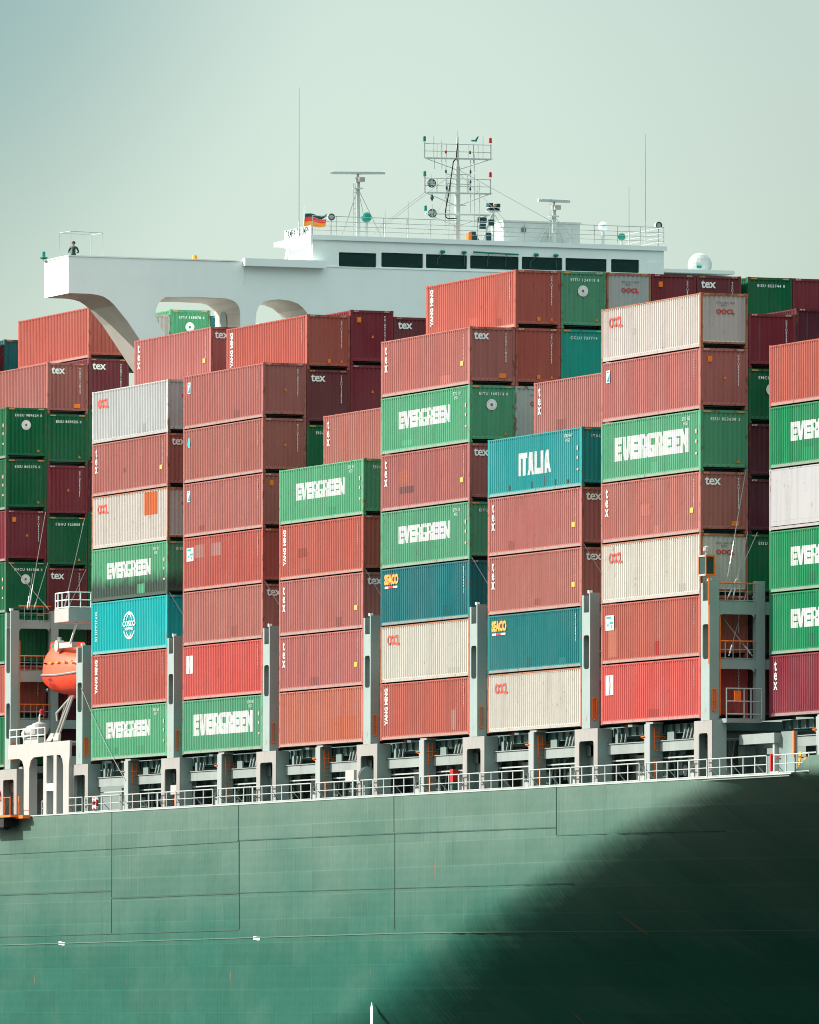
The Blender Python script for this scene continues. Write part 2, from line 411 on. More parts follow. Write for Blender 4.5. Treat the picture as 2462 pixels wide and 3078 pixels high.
def block_text(word, xa, xb, zc, hh, key=None):
    k = (word, xa, xb, zc, hh)
    if k in _blk: return _blk[k]
    n = sum(.55 if c == 'I' else 1 for c in word); w = (xb - xa) / n; x = xa; mb = MB()
    for c in word:
        cw = w * (.55 if c == 'I' else 1)
        for q in GL[c]: mb.add([(x + p[0] * cw * .985, 0, zc - hh / 2 + p[1] * hh) for p in q], [tuple(range(len(q)))])
        x += cw
    me = bpy.data.meshes.new('lettering'); me.from_pydata(mb.v, [], mb.f); me.materials.append(MT)
    _blk[k] = press(me); return me
_txt = {}
def text_mesh(s, size, bold=.0, spacing=1., line=1., align='LEFT', sx=1.):
    k = (s, size, bold, spacing, line, align, sx)
    if k in _txt: return _txt[k]
    cu = bpy.data.curves.new('t', 'FONT'); cu.body = s; cu.size = size; cu.offset = bold * size; cu.space_character = spacing
    cu.space_line = line; cu.align_x = align; cu.resolution_u = 2; cu.extrude = 0
    o = bpy.data.objects.new('t', cu); C.objects.link(o); bpy.context.view_layer.update()
    dg = bpy.context.evaluated_depsgraph_get(); me = bpy.data.meshes.new_from_object(o.evaluated_get(dg))
    bpy.data.objects.remove(o); bpy.data.curves.remove(cu)
    me.name = 'lettering'
    for v in me.vertices: v.co.x *= sx
    me.materials.clear(); me.materials.append(MT); _txt[k] = me; return me
def place(me, parent, plane, loc, color, name='lettering', rot=0):
    o = link(name, me, parent, color); o.location = loc
    o.rotation_euler = (R(90), 0, R(90) if plane == 'F' else 0)
    if rot: o.rotation_euler = (Matrix.Rotation(R(90) if plane == 'F' else 0, 3, 'Z') @ Matrix.Rotation(R(90), 3, 'X') @ Matrix.Rotation(R(rot), 3, 'Z')).to_euler()
    return o
def quads(name, polys):
    k = 0; mb = MB()
    for q in polys: mb.add([(p[0], p[1], 0) for p in q], [tuple(range(len(q)))])
    me = bpy.data.meshes.new(name); me.from_pydata(mb.v, [], mb.f); me.materials.append(MT); return me
def rect(a, b, c, dd): return [(a, c), (b, c), (b, dd), (a, dd)]
STR = quads('corner_stripes', [[(i * .075, 0), (.035 + i * .075, 0), (.075 + i * .075, .075), (.04 + i * .075, .075)] for i in range(4)])
BAR = quads('corner_stripes', [rect(0, .34, 0, .05)])
TRI = quads('warning_triangle', [[(-.085, -.075), (.085, -.075), (0, .085)]])
SQ = quads('orange_label', [rect(-.11, .11, -.14, .14)]); SQ2 = quads('orange_label', [rect(-.19, .19, -.12, .12)])
SQL = quads('label_lines', [rect(-.08, .08, z, z + .012) for z in (-.08, -.02, .04)])
DISC = quads('emblem_disc', [[(.28 * math.cos(2 * math.pi * i / 28), .28 * math.sin(2 * math.pi * i / 28)) for i in range(28)]])
STAR = quads('emblem_star', [[((.10 if i % 2 == 0 else .055) * math.cos(math.pi * i / 8), (.10 if i % 2 == 0 else .055) * math.sin(math.pi * i / 8)) for i in range(16)]])
TICKS = quads('emblem_ring', [[(r0 * math.cos(a + da), r0 * math.sin(a + da)) for r0, da in ((.20, -.06), (.235, -.06), (.235, .06), (.20, .06))] for a in [2 * math.pi * i / 12 for i in range(12)]])
WH = (.62, .62, .60); WF = (.85, .86, .83)  # same white paint: lifted on the shaded fore ends, lowered on sunlit sides
OR_ = (.85, .20, .015)
XF = 6.074; YS = -1.2135

COL = {  # linear base colours of the paint; brn and drk are maroon darkened for the frame's shade
 'tex': (.345, .116, .100), 'tex2': (.155, .036, .042), 'red': (.50, .085, .068), 'cai': (.37, .088, .066), 'cai2': (.43, .13, .092), 'mar': (.185, .022, .034), 'brn': (.085, .014, .025), 'drk': (.030, .014, .018),
 'eg': (.075, .285, .155), 'egd': (.003, .115, .045), 'egs': (.008, .200, .078), 'teal': (.004, .145, .150), 'cyan': (.001, .31, .32), 'ita': (.012, .245, .245), 'sea': (.012, .30, .22),
 'ooc': (.455, .415, .375), 'oog': (.40, .43, .40), 'wht': (.325, .335, .325)}
def reg_text(nm):
    return text_mesh(nm, .155, .012, 1.35)
GRP = 'stacked shipping containers'
def container(x_fore, y0, z, hk, kind, label, code='', logo=None, col=None, opts=()):
    """x_fore: world X of the fore face, y0: starboard face, z: base."""
    h = HT[hk]; P = PM[hk]
    root = thing('shipping_container', label, 'container', (x_fore - 6.095, y0 + 1.219, z), GRP)
    c = COL[col or kind]; gr = 0 if 'grime' in opts else 1
    j = random.Random(hash((round(x_fore), round(y0), round(z))) & 0xffff); f = 1 + (j.random() - .5) * .16
    c = (c[0] * f, c[1] * f * (1 + (j.random() - .5) * .12), c[2] * f, 1 if not gr else 0)
    c = (c[0], c[1], c[2], 0. if 'grime' in opts else 1.)
    fc = (.33, .13, .07, 1.) if 'rustframe' in opts else c
    cf = fc
    if kind == 'reefer':
        link('side_wall', RS, root, c); link('side_wall', RP, root, c)
    else:
        link('side_wall', P['side_s'], root, c); link('side_wall', P['side_p'], root, c)
    link('end_wall', P['end'], root, c); link('frame', P['frame'], root, cf);
    link('bottom_rail', P['rail'], root, c); link('floor', P['floor'], root); link('roof', P['roof'], root, c); link('rear_door', P['door'], root, c)
    k = kind
    stripes = BAR if k == 'eg' else STR
    for yy in (-1.05, .70): place(stripes, root, 'F', (6.0885, yy, h - .105), (.75, .3, .08) if k in ('eg', 'tex', 'ooc') else (.7, .5, .42), 'corner_stripes')
    def tri(y, z): place(TRI, root, 'F', (XF, y, z), OR_, 'warning_triangle')
    if k == 'tex':
        place(text_mesh('tex', .62, .022, .95), root, 'F', (XF, -.97, h - .62), WF, 'lettering')
        place(text_mesh('\n'.join('TEXU5138224'), .15, .02, 1, .9, 'CENTER'), root, 'F', (XF, .74, h - .40), WF, 'serial_number')
        if 'olab' in opts: place(SQ2, root, 'F', (XF, .57, .46), OR_, 'orange_label')
        if 'side' in opts:
            place(text_mesh('t\ne\nx', .74, .02, 1, .60, 'CENTER', 1.0), root, 'S', (-5.38, YS, h - .72), WH, 'lettering')
            place(text_mesh('\n'.join('TEXU513822'), .15, .01, 1, .9, 'CENTER'), root, 'S', (5.25, YS, h - .45), (.5, .45, .42), 'serial_number')
            place(SQ2, root, 'S', (5.0, YS, h * .38), (.75, .38, .08), 'orange_label')
    elif k in ('cai', 'mar', 'red'):
        if 'plain' not in opts:
            place(text_mesh('\n'.join('CAIU8264751'), .15, .02, 1, .9, 'CENTER'), root, 'F', (XF, .74, h - .40), WF, 'serial_number')
        if 'tri' in opts: tri(.05, h * .52)
        if 'oup' in opts: place(SQ, root, 'F', (XF, -.72, h - .52), OR_, 'orange_label')
        if 'olow' in opts: place(quads('orange_label', [rect(-.09, .09, -.1, .1)]), root, 'F', (XF, .05, .45), OR_, 'orange_label'); tri(.75, .45)
        if logo == 'ym':
            place(text_mesh('YANG MING', .56, .04, .98, 1, 'LEFT', .60), root, 'S', (-5.10, YS, h * .27), WH, 'lettering', 90)
        if logo == 'ua':
            place(quads('logo_panel', [rect(0, .95, 0, .95)]), root, 'S', (-5.5, YS, h - 1.48), WH, 'logo_panel')
            place(quads('logo_stroke', [[(.42, .02), (.56, .02), (.62, .5), (.5, .93), (.42, .93), (.48, .5)]]), root, 'S', (-5.5, YS - .004, h - 1.48), (c[0], c[1], c[2]), 'logo_stroke')
        if logo == 'df':
            place(quads('logo_panel', [rect(0, 1.05, 0, .72)]), root, 'S', (-5.52, YS, h - 1.28), (.5, .62, .56), 'logo_panel')
            place(quads('logo_stroke', [rect(.1, .7, .56, .66), rect(.5, .95, .3, .42), rect(.15, .4, .2, .3), rect(.7, .85, .08, .25)]), root, 'S', (-5.52, YS - .004, h - 1.28), (.02, .3, .25), 'logo_stroke')
        if logo == 'drop':
            place(quads('logo_panel', [[(0, .18), (.12, 0), (.34, 0), (.42, .2), (.3, .55), (.12, .5)]]), root, 'S', (-5.45, YS, h - 1.0), (.02, .45, .5), 'logo_panel')
        if logo == 'flag':
            place(quads('logo_panel', [rect(0, .45, 0, .6)]), root, 'S', (-5.45, YS, h - 1.0), (.5, .55, .52), 'logo_panel')
            place(quads('logo_stroke', [[(.05, .05), (.4, .05), (.4, .45)], rect(.1, .3, .48, .55)]), root, 'S', (-5.45, YS - .004, h - 1.0), (.02, .2, .3), 'logo_stroke')
        if logo:
            place(text_mesh('\n'.join('TGHU90641'), .15, .01, 1, .9, 'CENTER'), root, 'S', (5.3, YS, h - .42), (.6, .5, .45), 'serial_number')
    elif k == 'eg':
        if code: place(text_mesh(code, .20, .022, 1.28), root, 'F', (XF, -.70, h - .50), WF, 'serial_number')
        if 'emb' in opts:
            place(DISC, root, 'F', (XF, -.02, h - .98), (.80, .77, .75), 'emblem_disc')
            e = place(STAR, root, 'F', (XF + .003, -.02, h - .98), (.01, .22, .12), 'emblem_star')
            place(TICKS, root, 'F', (XF + .003, -.02, h - .98), (.3, .36, .32), 'emblem_ring')
        if 'tri' in opts: tri(.72, .48)
        if logo == 'small': link('lettering', block_text('EVERGREEN', -3.65, 3.35, h * .56, .88), root, WH)
        if logo == 'big': link('lettering', block_text('EVERGREEN', -4.5, 4.6, h * .53, 1.14), root, WH)
        if logo == 'ita': link('lettering', block_text('ITALIA', -2.2, 2.05, h * .50, 1.12), root, WH)
        if logo:
            place(text_mesh((code or 'EISU 853') [:8] + '\n  45G1', .22, .01, 1.2, 1., 'LEFT'), root, 'S', (3.85, YS, h - .42), (.42, .5, .45), 'serial_number')
            place(quads('safety_sticker', [rect(0, .16, 1.5, 1.7), rect(0, .16, 1.05, 1.2), rect(0, .2, .5, .6)]), root, 'S', (5.45, YS, .3), (.6, .35, .25), 'safety_sticker')
    elif k == 'ooc':
        place(text_mesh('OOLU 812 3845\n      45G1', .13, .006, 1.1), root, 'F', (XF, -.42, h - .50), (.10, .12, .12), 'serial_number')
        place(text_mesh('OOCL', .30, .035, .95, 1, 'LEFT', 1.15), root, 'F', (XF, -.42, h - .98), (.55, .03, .03), 'lettering')
        place(text_mesh('OOCL', .72, .035, .92, 1, 'LEFT', .62 * 1.35), root, 'S', (-5.15, YS, h - .98), (.60, .07, .05), 'lettering')
    elif k == 'cosco':
        ring = MB()
        pts = lambda rx, rz, a: (rx * math.cos(a), rz * math.sin(a))
        def arc(rx, rz, a0, a1, w, cx=0):
            n = max(3, int(abs(a1 - a0) / 12))
            for i in range(n):
                A, B = R(a0 + (a1 - a0) * i / n), R(a0 + (a1 - a0) * (i + 1) / n)
                q = [(cx + rx * math.cos(A), rz * math.sin(A)), (cx + rx * math.cos(B), rz * math.sin(B)), (cx + (rx - w) * math.cos(B), (rz - w) * math.sin(B)), (cx + (rx - w) * math.cos(A), (rz - w) * math.sin(A))]
                ring.add([(p[0], p[1], 0) for p in q], [(0, 1, 2, 3)])
        arc(.98, .76, 22, 158, .1); arc(.98, .76, 205, 335, .1); arc(.5, .66, 30, 85, .07); arc(.5, .66, 95, 150, .07); arc(.5, .66, 215, 265, .07); arc(.5, .66, 275, 325, .07)
        me = bpy.data.meshes.new('emblem'); me.from_pydata(ring.v, [], ring.f); me.materials.append(MT)
        place(me, root, 'S', (.0, YS, h * .5), WH, 'emblem')
        place(text_mesh('COSCO', .42, .03, .95, 1, 'CENTER', 1.45), root, 'S', (.0, YS - .003, h * .5 - .04), WH, 'lettering')
        place(text_mesh('SHIPPING', .22, .02, 1, 1, 'CENTER', 1.5), root, 'S', (.0, YS - .003, h * .5 - .26), WH, 'lettering')
        place(text_mesh('SHIPPING', .42, .02, 1.05, 1, 'LEFT', .9), root, 'S', (-5.2, YS, h * .25), (.3, .5, .48), 'lettering', 90)
    elif k == 'seaco':
        place(text_mesh('SEACO', .66, .055, .95, 1, 'LEFT', .95), root, 'S', (-5.55, YS, h - .78), (.85, .32, .05), 'lettering')
        place(quads('logo_stroke', [rect(0, .5, 0, .1), rect(1.15, 1.75, 0, .1)]), root, 'S', (-5.5, YS, h - 1.0), WH, 'logo_stroke')
        place(quads('logo_stroke', [rect(.5, 1.15, .0, .1)]), root, 'S', (-5.5, YS, h - 1.0), (.6, .03, .05), 'logo_stroke')
        place(text_mesh('\n'.join('GESU60417'), .17, .02, 1, .9, 'CENTER'), root, 'S', (5.3, YS, h - .42), WH, 'serial_number')
    ex = []
    if kind != 'reefer' and not any(isinstance(o, tuple) for o in opts):
        for _ in range(j.choice((0, 1, 1, 2))):
            a_ = j.uniform(-3.8, 3.6); z_ = j.choice((.22, .22, .3, 1.1)); w_ = j.uniform(.5, 1.5); m_ = j.choice((.78, .86, 1.14, 1.22)) if kind != 'ooc' else j.choice((.8, .88))
            if k != 'eg' and k != 'cosco' or z_ < .5: ex.append((a_, a_ + w_, z_, z_ + j.uniform(.25, .6), (min(1, c[0] * m_), c[1] * m_, c[2] * m_)))
    for o in list(opts) + ex:
        if isinstance(o, tuple):       # repair patch: (x0, x1, z0, z1, colour)
            a, b, z0, z1, pc = o
            me = bpy.data.meshes.new('repair_patch'); me.from_pydata([(a, 0, z0), (b, 0, z0), (b, 0, z1), (a, 0, z1)], [], [(0, 1, 2, 3)]); me.materials.append(MC)
            link('repair_patch', press(me, lift=.003), root, (*pc, 1))
    # twist locks under the corners
    return root

PB = 14.616
def XB(b): return 0. - PB * 'BCDEFG'.index(b) if b in 'BCDEFG' else {'A': 14.616, 'H': -99.7, 'I': -114.32}[b]
def RY(rw): return (rw - 1) * 2.465 + (.34 if rw >= 7 else 0) + (.34 if rw >= 13 else 0)
BAYN = dict(A='first', B='second', C='third', D='fourth', E='fifth', F='sixth', G='seventh', H='eighth', I='ninth')
ORD = ['', 'first', 'second', 'third', 'fourth', 'fifth', 'sixth', 'seventh', 'eighth', 'ninth']
def stack(b, rw, items, z=0., skip=0, outer=None):
    """items from the bottom: (height, kind, look, dict)"""
    n = len(items); first = True
    outer = rw == (2 if b == 'A' else 1) if outer is None else outer
    for i, it in enumerate(items):
        hk = it[0]
        if len(it) > 1:
            kw = dict(it[3]) if len(it) > 3 else {}
            if outer: pos = ('lowest' if i == 0 else ORD[i + 1] + ' from bottom') if i < n - 1 else 'topmost'
            else: pos = 'topmost' if i == n - 1 else ORD[n - i] + ' from top'
            st = 'outer stack' if outer else ORD[rw] + ' stack in'
            lab = f"{it[2]}, {pos}, {st}, {BAYN[b]} bay from right"
            container(XB(b), RY(rw), z, hk, it[1], lab, **kw)
        z += HT[hk] + .019
K = lambda **k: k
T = ('side',); TO = ('side', 'olab')
stack('A', 2, [('H', 'tex', 'maroon container with tall white letters', K(col='mar', opts=T)), ('H', 'eg', 'deep green container with white lettering', K(col='egs', logo='small')),
               ('H', 'eg', 'deep green container with white lettering', K(col='egs', logo='small', opts=(('x'),))), ('H', 'reefer', 'smooth white container', K(col='wht')),
               ('H', 'eg', 'bright green container with white lettering', K(col='egs', logo='small')), ('H', 'mar', 'plain brick red container', K(col='cai', opts=('plain',)))])
stack('B', 1, [('H', 'red', 'bright red container with white logo', K(logo='ua')), ('H', 'red', 'patched red container with square sign', K(col='cai', logo='df', opts=((-5.2, -4.1, .3, 1.7, (.45, .16, .11)), (.6, 1.1, .2, .9, (.38, .02, .02))))),
               ('H', 'ooc', 'beige container with red letters', K(opts=('rustframe',))), ('H', 'tex', 'dusty red container with tall white letters', K(opts=TO)),
               ('H', 'eg', 'pale green container with big white lettering', K(logo='big', code='EISU 853608 3', opts=('tri',))),
               ('H', 'mar', 'dusty red container with small pale sticker', K(col='tex', logo='flag', opts=('oup', 'tri'))), ('S', 'ooc', 'low beige container with red letters', K(opts=('rustframe',)))])
stack('B', 2, [('H', 'mar', 'dark maroon container', K(col='brn', opts=('plain',))), ('H', 'mar', 'nearly black container', K(col='drk', opts=('plain',))), ('H', 'eg', 'dark green container', K(col='egd', code='EISU 224108 1')),  # maroon boxes behind the frame: its shade is put into their darker colours
               ('S', 'mar', 'dark brown container', K(col='brn')), ('S', 'mar', 'dark brown container', K(col='brn')),
               ('S', 'eg', 'dark green container, round white emblem', K(col='egd', code='EMCU 604128 5', opts=('emb',))), ('S', 'mar', 'plain maroon container', K(col='mar'))])

stack('B', 3, [('H',)] * 3 + [('S',)] * 3 + [('H', 'mar', 'dark brown container', K(col='brn', opts=('plain',)))])
stack('C', 1, [('H', 'ooc', 'beige container with red letters', K(opts=('rustframe',))), ('H', 'seaco', 'teal container with orange letters', K(col='teal')), ('H', 'tex', 'dusty red container with tall white letters', K(opts=TO)),
               ('H', 'tex', 'dusty red container with tall white letters', K(opts=TO)), ('H', 'eg', 'turquoise container with big white lettering', K(col='ita', logo='ita', code='ITAU 447210 8', opts=((2.6, 2.75, .22, .5, (.10, .05, .04)), (-.4, -.2, .22, .55, (.08, .06, .05)), (1.2, 1.35, .22, .75, (.10, .05, .05)), (-3.4, -3.2, .22, .5, (.08, .06, .05)), (4.1, 4.5, .22, .42, (.09, .06, .05)))))])
stack('C', 2, [('H',)] * 5 + [('H', 'tex', 'dusty red container with tall white letters', K(opts=TO))])
stack('D', 1, [('H', 'cai', 'orange red container with vertical white lettering', K(logo='ym', opts=((3.6, 4.3, .3, 1.3, (.34, .17, .14)),))), ('H', 'ooc', 'dented beige container with red letters', K(opts=('rustframe',))),
               ('H', 'seaco', 'teal container with orange letters', K(col='teal')), ('H', 'eg', 'streaky green container with white lettering', K(logo='small', col='eg', code='EITU 138820 5')),
               ('H', 'tex', 'patched dusty red container', K(opts=TO + ((-3.6, -2.4, 1.3, 1.95, (.36, .11, .07)), (-3.5, -1.6, .8, 1.15, (.17, .07, .07))))),
               ('H', 'eg', 'pale green container with white lettering', K(logo='small', code='EITU 160214 0', opts=('emb', 'tri'))), ('H', 'tex', 'dusty red container with tall white letters', K(opts=TO))])
stack('D', 2, [('H',)] * 5 + [('H', 'ooc', 'grey white container with red mark', K(col='oog')), ('H', 'cai', 'brick red container with orange stickers', K(col='cai', opts=('olow',))),
               ('H', 'cai', 'brick red container with vertical white lettering', K(logo='ym', opts=('olow',)))])
stack('D', 3, [('H',)] * 6 + [('H', 'eg', 'turquoise container with orange triangle', K(col='sea', code='CCLU 737714', opts=())), ('H', 'eg', 'green container with round white emblem', K(code='EITU 124919 8', col='eg', opts=('emb', 'tri')))])
stack('D', 4, [('H',)] * 7 + [('H', 'ooc', 'grey white container with red letters', K(col='oog', opts=('rustframe',)))])
stack('D', 5, [('H',)] * 7 + [('H', 'mar', 'maroon container with orange label', K(opts=('oup', 'tri')))])
stack('D', 6, [('H',)] * 7 + [('H', 'tex', 'dark red container with white lettering', K(col='tex2', opts=('olab',)))])
stack('D', 7, [('H',)] * 7 + [('H', 'eg', 'green container with white serial number', K(code='EISU 855744 0', col='egd'))])
stack('D', 8, [('H',)] * 7 + [('H', 'mar', 'maroon container cut by photo edge', K())])
stack('E', 1, [('H', 'cai', 'plain orange red container', K(col='cai2', opts=((1.6, 5.2, .3, 1.4, (.42, .11, .06)),))), ('H', 'tex', 'dusty red container with tall white letters', K(opts=TO)), ('H', 'tex', 'dusty red container with tall white letters', K(opts=TO)),
               ('H', 'cai', 'orange red container with vertical white lettering', K(logo='ym')), ('H', 'eg', 'pale green container with white lettering', K(logo='small', code='EISU 811376 2'))])
stack('E', 2, [('H',)] * 5 + [('H', 'tex', 'dusty red container with tall white letters', K(opts=T))])
stack('F', 1, [('H', 'eg', 'pale green container with big white lettering', K(logo='big', code='EISU 857120 3')), ('H', 'red', 'bright red container with white logo', K(logo='ua', col='red')), ('H', 'tex', 'plain dusty red container', K(opts=())),
               ('H', 'cai', 'patched red container with pale square sign', K(logo='df', col='cai', opts=((-4.3, -2.9, 1.75, 2.45, (.36, .17, .14)), (-1.9, -.2, 1.75, 2.45, (.36, .17, .15))))),
               ('H', 'mar', 'dusty red container with small pale sticker', K(logo='flag', col='tex', opts=('oup',))), ('H', 'mar', 'dusty red container with blue drop mark', K(logo='drop', col='tex', opts=('tri',))),
               ('H', 'mar', 'dusty red container with small white logo', K(logo='flag', col='tex', opts=('tri',)))])
stack('F', 2, [('S',), ('H',), ('H',), ('H',), ('H',), ('H', 'eg', 'dark green container', K(col='egd', code='EISU 902213 4')), ('H', 'tex', 'dark red container with white lettering', K(opts=('olab',), col='tex2')),
               ('H', 'cai', 'orange red container with vertical white lettering', K(logo='ym', opts=('olow',)))])
stack('F', 3, [('H',)] * 6 + [('H', 'mar', 'maroon container with orange triangle', K(opts=('tri',))), ('H', 'mar', 'maroon container with orange label', K(opts=('oup', 'tri')))])
stack('F', 4, [('S',)] + [('H',)] * 6 + [('H', 'tex', 'dark red container with white lettering', K(col='tex2'))])
stack('G', 1, [('H', 'eg', 'pale green container with white lettering', K(logo='small', code='EISU 860714 2')), ('H', 'cai', 'orange red container with vertical white lettering', K(logo='ym')), ('H', 'cosco', 'cyan container with globe emblem', K(col='cyan')),
               ('H', 'eg', 'mouldy green container, white lettering', K(logo='small', opts=('grime',), code='EISU 811027 9')), ('H', 'ooc', 'beige container with rusty patch', K(opts=('rustframe', (2.4, 4.5, 1.5, 2.75, (.50, .12, .04))))),
               ('H', 'tex', 'dusty red container with tall white letters', K(opts=TO)), ('H', 'ooc', 'grey white container with red letters', K(col='oog'))])
stack('G', 2, [('H',)] * 7 + [('H', 'tex', 'dusty red container with tall white letters', K(opts=T))])
stack('H', 1, [('H', 'eg', 'green container half hidden by steelwork', K(col='egd')), ('H', 'cai', 'red container half hidden by steelwork', K()), ('H', 'eg', 'green container behind orange rail', K(col='egd', code='EGHU 901846 9')),
               ('H', 'eg', 'dark green container with round white emblem', K(col='egd', logo='small', code='EMCU 981598 0', opts=('emb',))), ('H', 'mar', 'maroon container with orange label', K(opts=('oup', 'tri'))),
               ('H', 'eg', 'dark green container with orange triangle', K(col='egd', logo='small', code='EISU 805375 0', opts=('tri',))), ('H', 'eg', 'dark green container with round white emblem', K(col='egd', logo='small', code='EGSU 989624 0', opts=('emb', 'tri')))])
stack('H', 2, [('S', 'mar', 'dark brown container', K(col='brn')), ('H', 'mar', 'dark brown container', K(col='brn')), ('H', 'eg', 'dark green container', K(col='egd')), ('H', 'tex', 'dark red container with white lettering', K(col='tex2')),
               ('H', 'eg', 'dark green container with orange triangle', K(col='egd', code='EGHU 923808 0', opts=('tri',))), ('H', 'mar', 'maroon container with small triangle', K(opts=('tri',))),
               ('H', 'eg', 'dark green container with orange triangle', K(col='egd', code='EISU 859525 0', opts=('tri',))), ('H', 'tex', 'dusty red container with white lettering', K(opts=('olab',), col='tex'))])
stack('H', 3, [('H', 'mar', 'dark brown container', K(col='brn')), ('H', 'eg', 'dark green container', K(col='egd')), ('H', 'mar', 'dark brown container', K(col='brn')), ('H', 'eg', 'dark green container', K(col='egd')), ('H', 'eg', 'dark green container', K(col='egd')), ('H', 'mar', 'dark brown container', K(col='brn')), ('H', 'eg', 'dark green container', K(col='egd')), ('H', 'tex', 'dark red container with white lettering', K(col='tex2')), ('H', 'mar', 'brick red container under the wing', K(opts=('plain',), col='cai'))])
stack('H', 4, [('S',)] + [('H',)] * 7 + [('H', 'ooc', 'cream container seen through the arch', K())])
stack('H', 5, [('H',)] * 8 + [('H', 'eg', 'green container with round white emblem', K(code='EITU 168078 0', opts=('emb',)))])
stack('H', 6, [('S',)] + [('H',)] * 7 + [('H', 'eg', 'blue teal container', K(col='teal'))])
stack('I', 2, [('H',)] * 5 + [('S',)] * 3 + [('H', 'mar', 'dark container', K(col='brn', opts=('plain',)))], z=-.3)
stack('I', 3, [('H',)] * 5 + [('S',)] * 3 + [('H', 'eg', 'teal blue container', K(col='teal'))])

# ------------------------------------------------------------------ sea
sea = MB(); sea.box(-9000, 9000, -9000, 9000, -19, -18.2)
so_ = sea.obj('sea_water', sea_mat()); so_['kind'] = 'structure'

# ------------------------------------------------------------------ the ship's hull and deck
DK = -2.85
ship = thing('container_ship', 'huge green hull with a flaring bow, grey deck edge and weathered plates', 'ship', (0, 0, DK))
def inw(X, z): return _inw(X, z) - _inw(X, DK) if z < DK else 0.
def _inw(X, z):
    dd = z + 2.88
    s = X - (5.3 * dd + .10 * dd * dd) - 1.5
    if s <= 0: return 0.
    A, L = .47, 9.0
    return .045 * min(s, 60) + (A - .045) * (s - L * (1 - math.exp(-s / L)))
def ztop(X):
    if X < 11.5: return DK
    return DK + min(1, (X - 11.5) / 1.7) * .78
Xs = [-175 + 5 * i for i in range(20)] + [-75 + 2.0 * i for i in range(25)] + [-25 + .6 * i for i in range(120)]
vs = []; fs = []; nz_ = 46
for i, X in enumerate(Xs):
    zt = ztop(X)
    for k in range(nz_ + 1):
        t = k / nz_; z = zt + (-18.6 - zt) * t
        vs.append((X, -.3 + inw(X, min(z, DK) if False else z), z - DK))
    if i:
        a = (i - 1) * (nz_ + 1); b = i * (nz_ + 1)
        fs += [(a + k, b + k, b + k + 1, a + k + 1) for k in range(nz_)]
hm = MB().add(vs, fs); hull = hm.obj('hull', M_hull, ship, smooth=True)
q = hull.data
bm = bmesh.new(); bm.from_mesh(q); bmesh.ops.reverse_faces(bm, faces=[f for f in bm.faces if f.normal.y > 0]); bm.to_mesh(q); bm.free()
for p in q.polygons: p.use_smooth = True
dk = MB(); dk.box(-175, 11, -.27, 43, -.12, -.01); dk.box(11, 47, 1.6, 43, -.12, -.01); dk.obj('deck', M_mid, ship)
# far side and inner bulkhead close the hull off from light
fb = MB(); fb.box(-175, 46, 42.8, 43, -15.5, -.02); fb.box(-175, -174.8, 0, 43, -15.5, -.02); fb.obj('port_shell', M_hull, ship)
def seam(pts, w=.035, prow=.012, name='hull_seam', mat=None):
    mb = MB(); w *= .95; prow += .012
    for (xa, za), (xb, zb) in zip(pts, pts[1:]):
        n = max(1, int(abs(xb - xa) / 2))
        for i in range(n):
            x0, x1 = xa + (xb - xa) * i / n, xa + (xb - xa) * (i + 1) / n; z0, z1 = za + (zb - za) * i / n, za + (zb - za) * (i + 1) / n
            dx, dz = (w, 0) if abs(xb - xa) < abs(zb - za) else (0, w)
            ya, yb = -.3 + inw(x0, z0) - prow, -.3 + inw(x1, z1) - prow
            ya2, yb2 = -.3 + inw(x0 + dx, z0 - dz) - prow, -.3 + inw(x1 + dx, z1 - dz) - prow
            mb.add([(x0, ya, z0 - DK), (x1, yb, z1 - DK), (x1 + dx, yb2, z1 - dz - DK), (x0 + dx, ya2, z0 - dz - DK),
                    (x0, ya + prow + .02, z0 - DK), (x1, yb + prow + .02, z1 - DK), (x1 + dx, yb2 + prow + .02, z1 - dz - DK), (x0 + dx, ya2 + prow + .02, z0 - dz - DK)],
                   [(0, 1, 2, 3), (0, 4, 5, 1), (3, 2, 6, 7), (0, 3, 7, 4), (1, 5, 6, 2)])
    return mb.obj(name, mat or M_seam, ship)
M_lock0 = paint('fitting_paint', (.26, .31, .29), .5, .25, .15)
M_seam = paint('weld_seam', (.016, .068, .052), .6, .2)
M_seaml = paint('rubbed_edge', (.075, .145, .11), .6, .2)
seam([(-140, -4.95), (-81, -4.88), (-61.3, -4.79)]); seam([(-61.25, -4.73), (-38.8, -4.74), (-17.13, -4.81)], .06); seam([(-17.03, -5.21), (-1, -5.27)], .045)
seam([(-140, -7.2), (-81, -7.14)], .09); seam([(-80.95, -7.54), (-61.2, -7.49)], .09); seam([(-61.2, -7.5), (-36, -7.52), (-16.5, -7.55)], .045)
seam([(-140, -9.6), (-81, -9.5), (-61.2, -9.45)], .06)
seam([(-81, -2.9), (-81, -9.5)], .05); seam([(-61.22, -2.9), (-61.2, -4.75)], .06); seam([(-61.17, -4.75), (-61.15, -7.48)], .14); seam([(-61.1, -7.5), (-61.1, -9.45)], .09)
seam([(-38.75, -2.9), (-38.72, -4.7)], .06); seam([(-38.6, -4.75), (-38.6, -9.6)], .04); seam([(-17.1, -2.9), (-17.1, -5.2)], .06); seam([(-17.03, -5.2), (-16.54, -7.5)], .05)
for a in (((-140, -10.15), (-38, -9.8)), ((-38, -9.8), (-4, -9.87))):
    seam(a, .05, .02, 'rubbing_strip', M_seaml)
for x, z in ((-89.6, -9.95), (-58.9, -9.88)):
    mb = MB(); mb.box(x, x + .45, -.318, -.29, z - .12 - DK, z + .06 - DK); mb.box(x + .5, x + .95, -.316, -.29, z - .16 - DK, z + .02 - DK); mb.obj('hull_mark', M_white, ship)
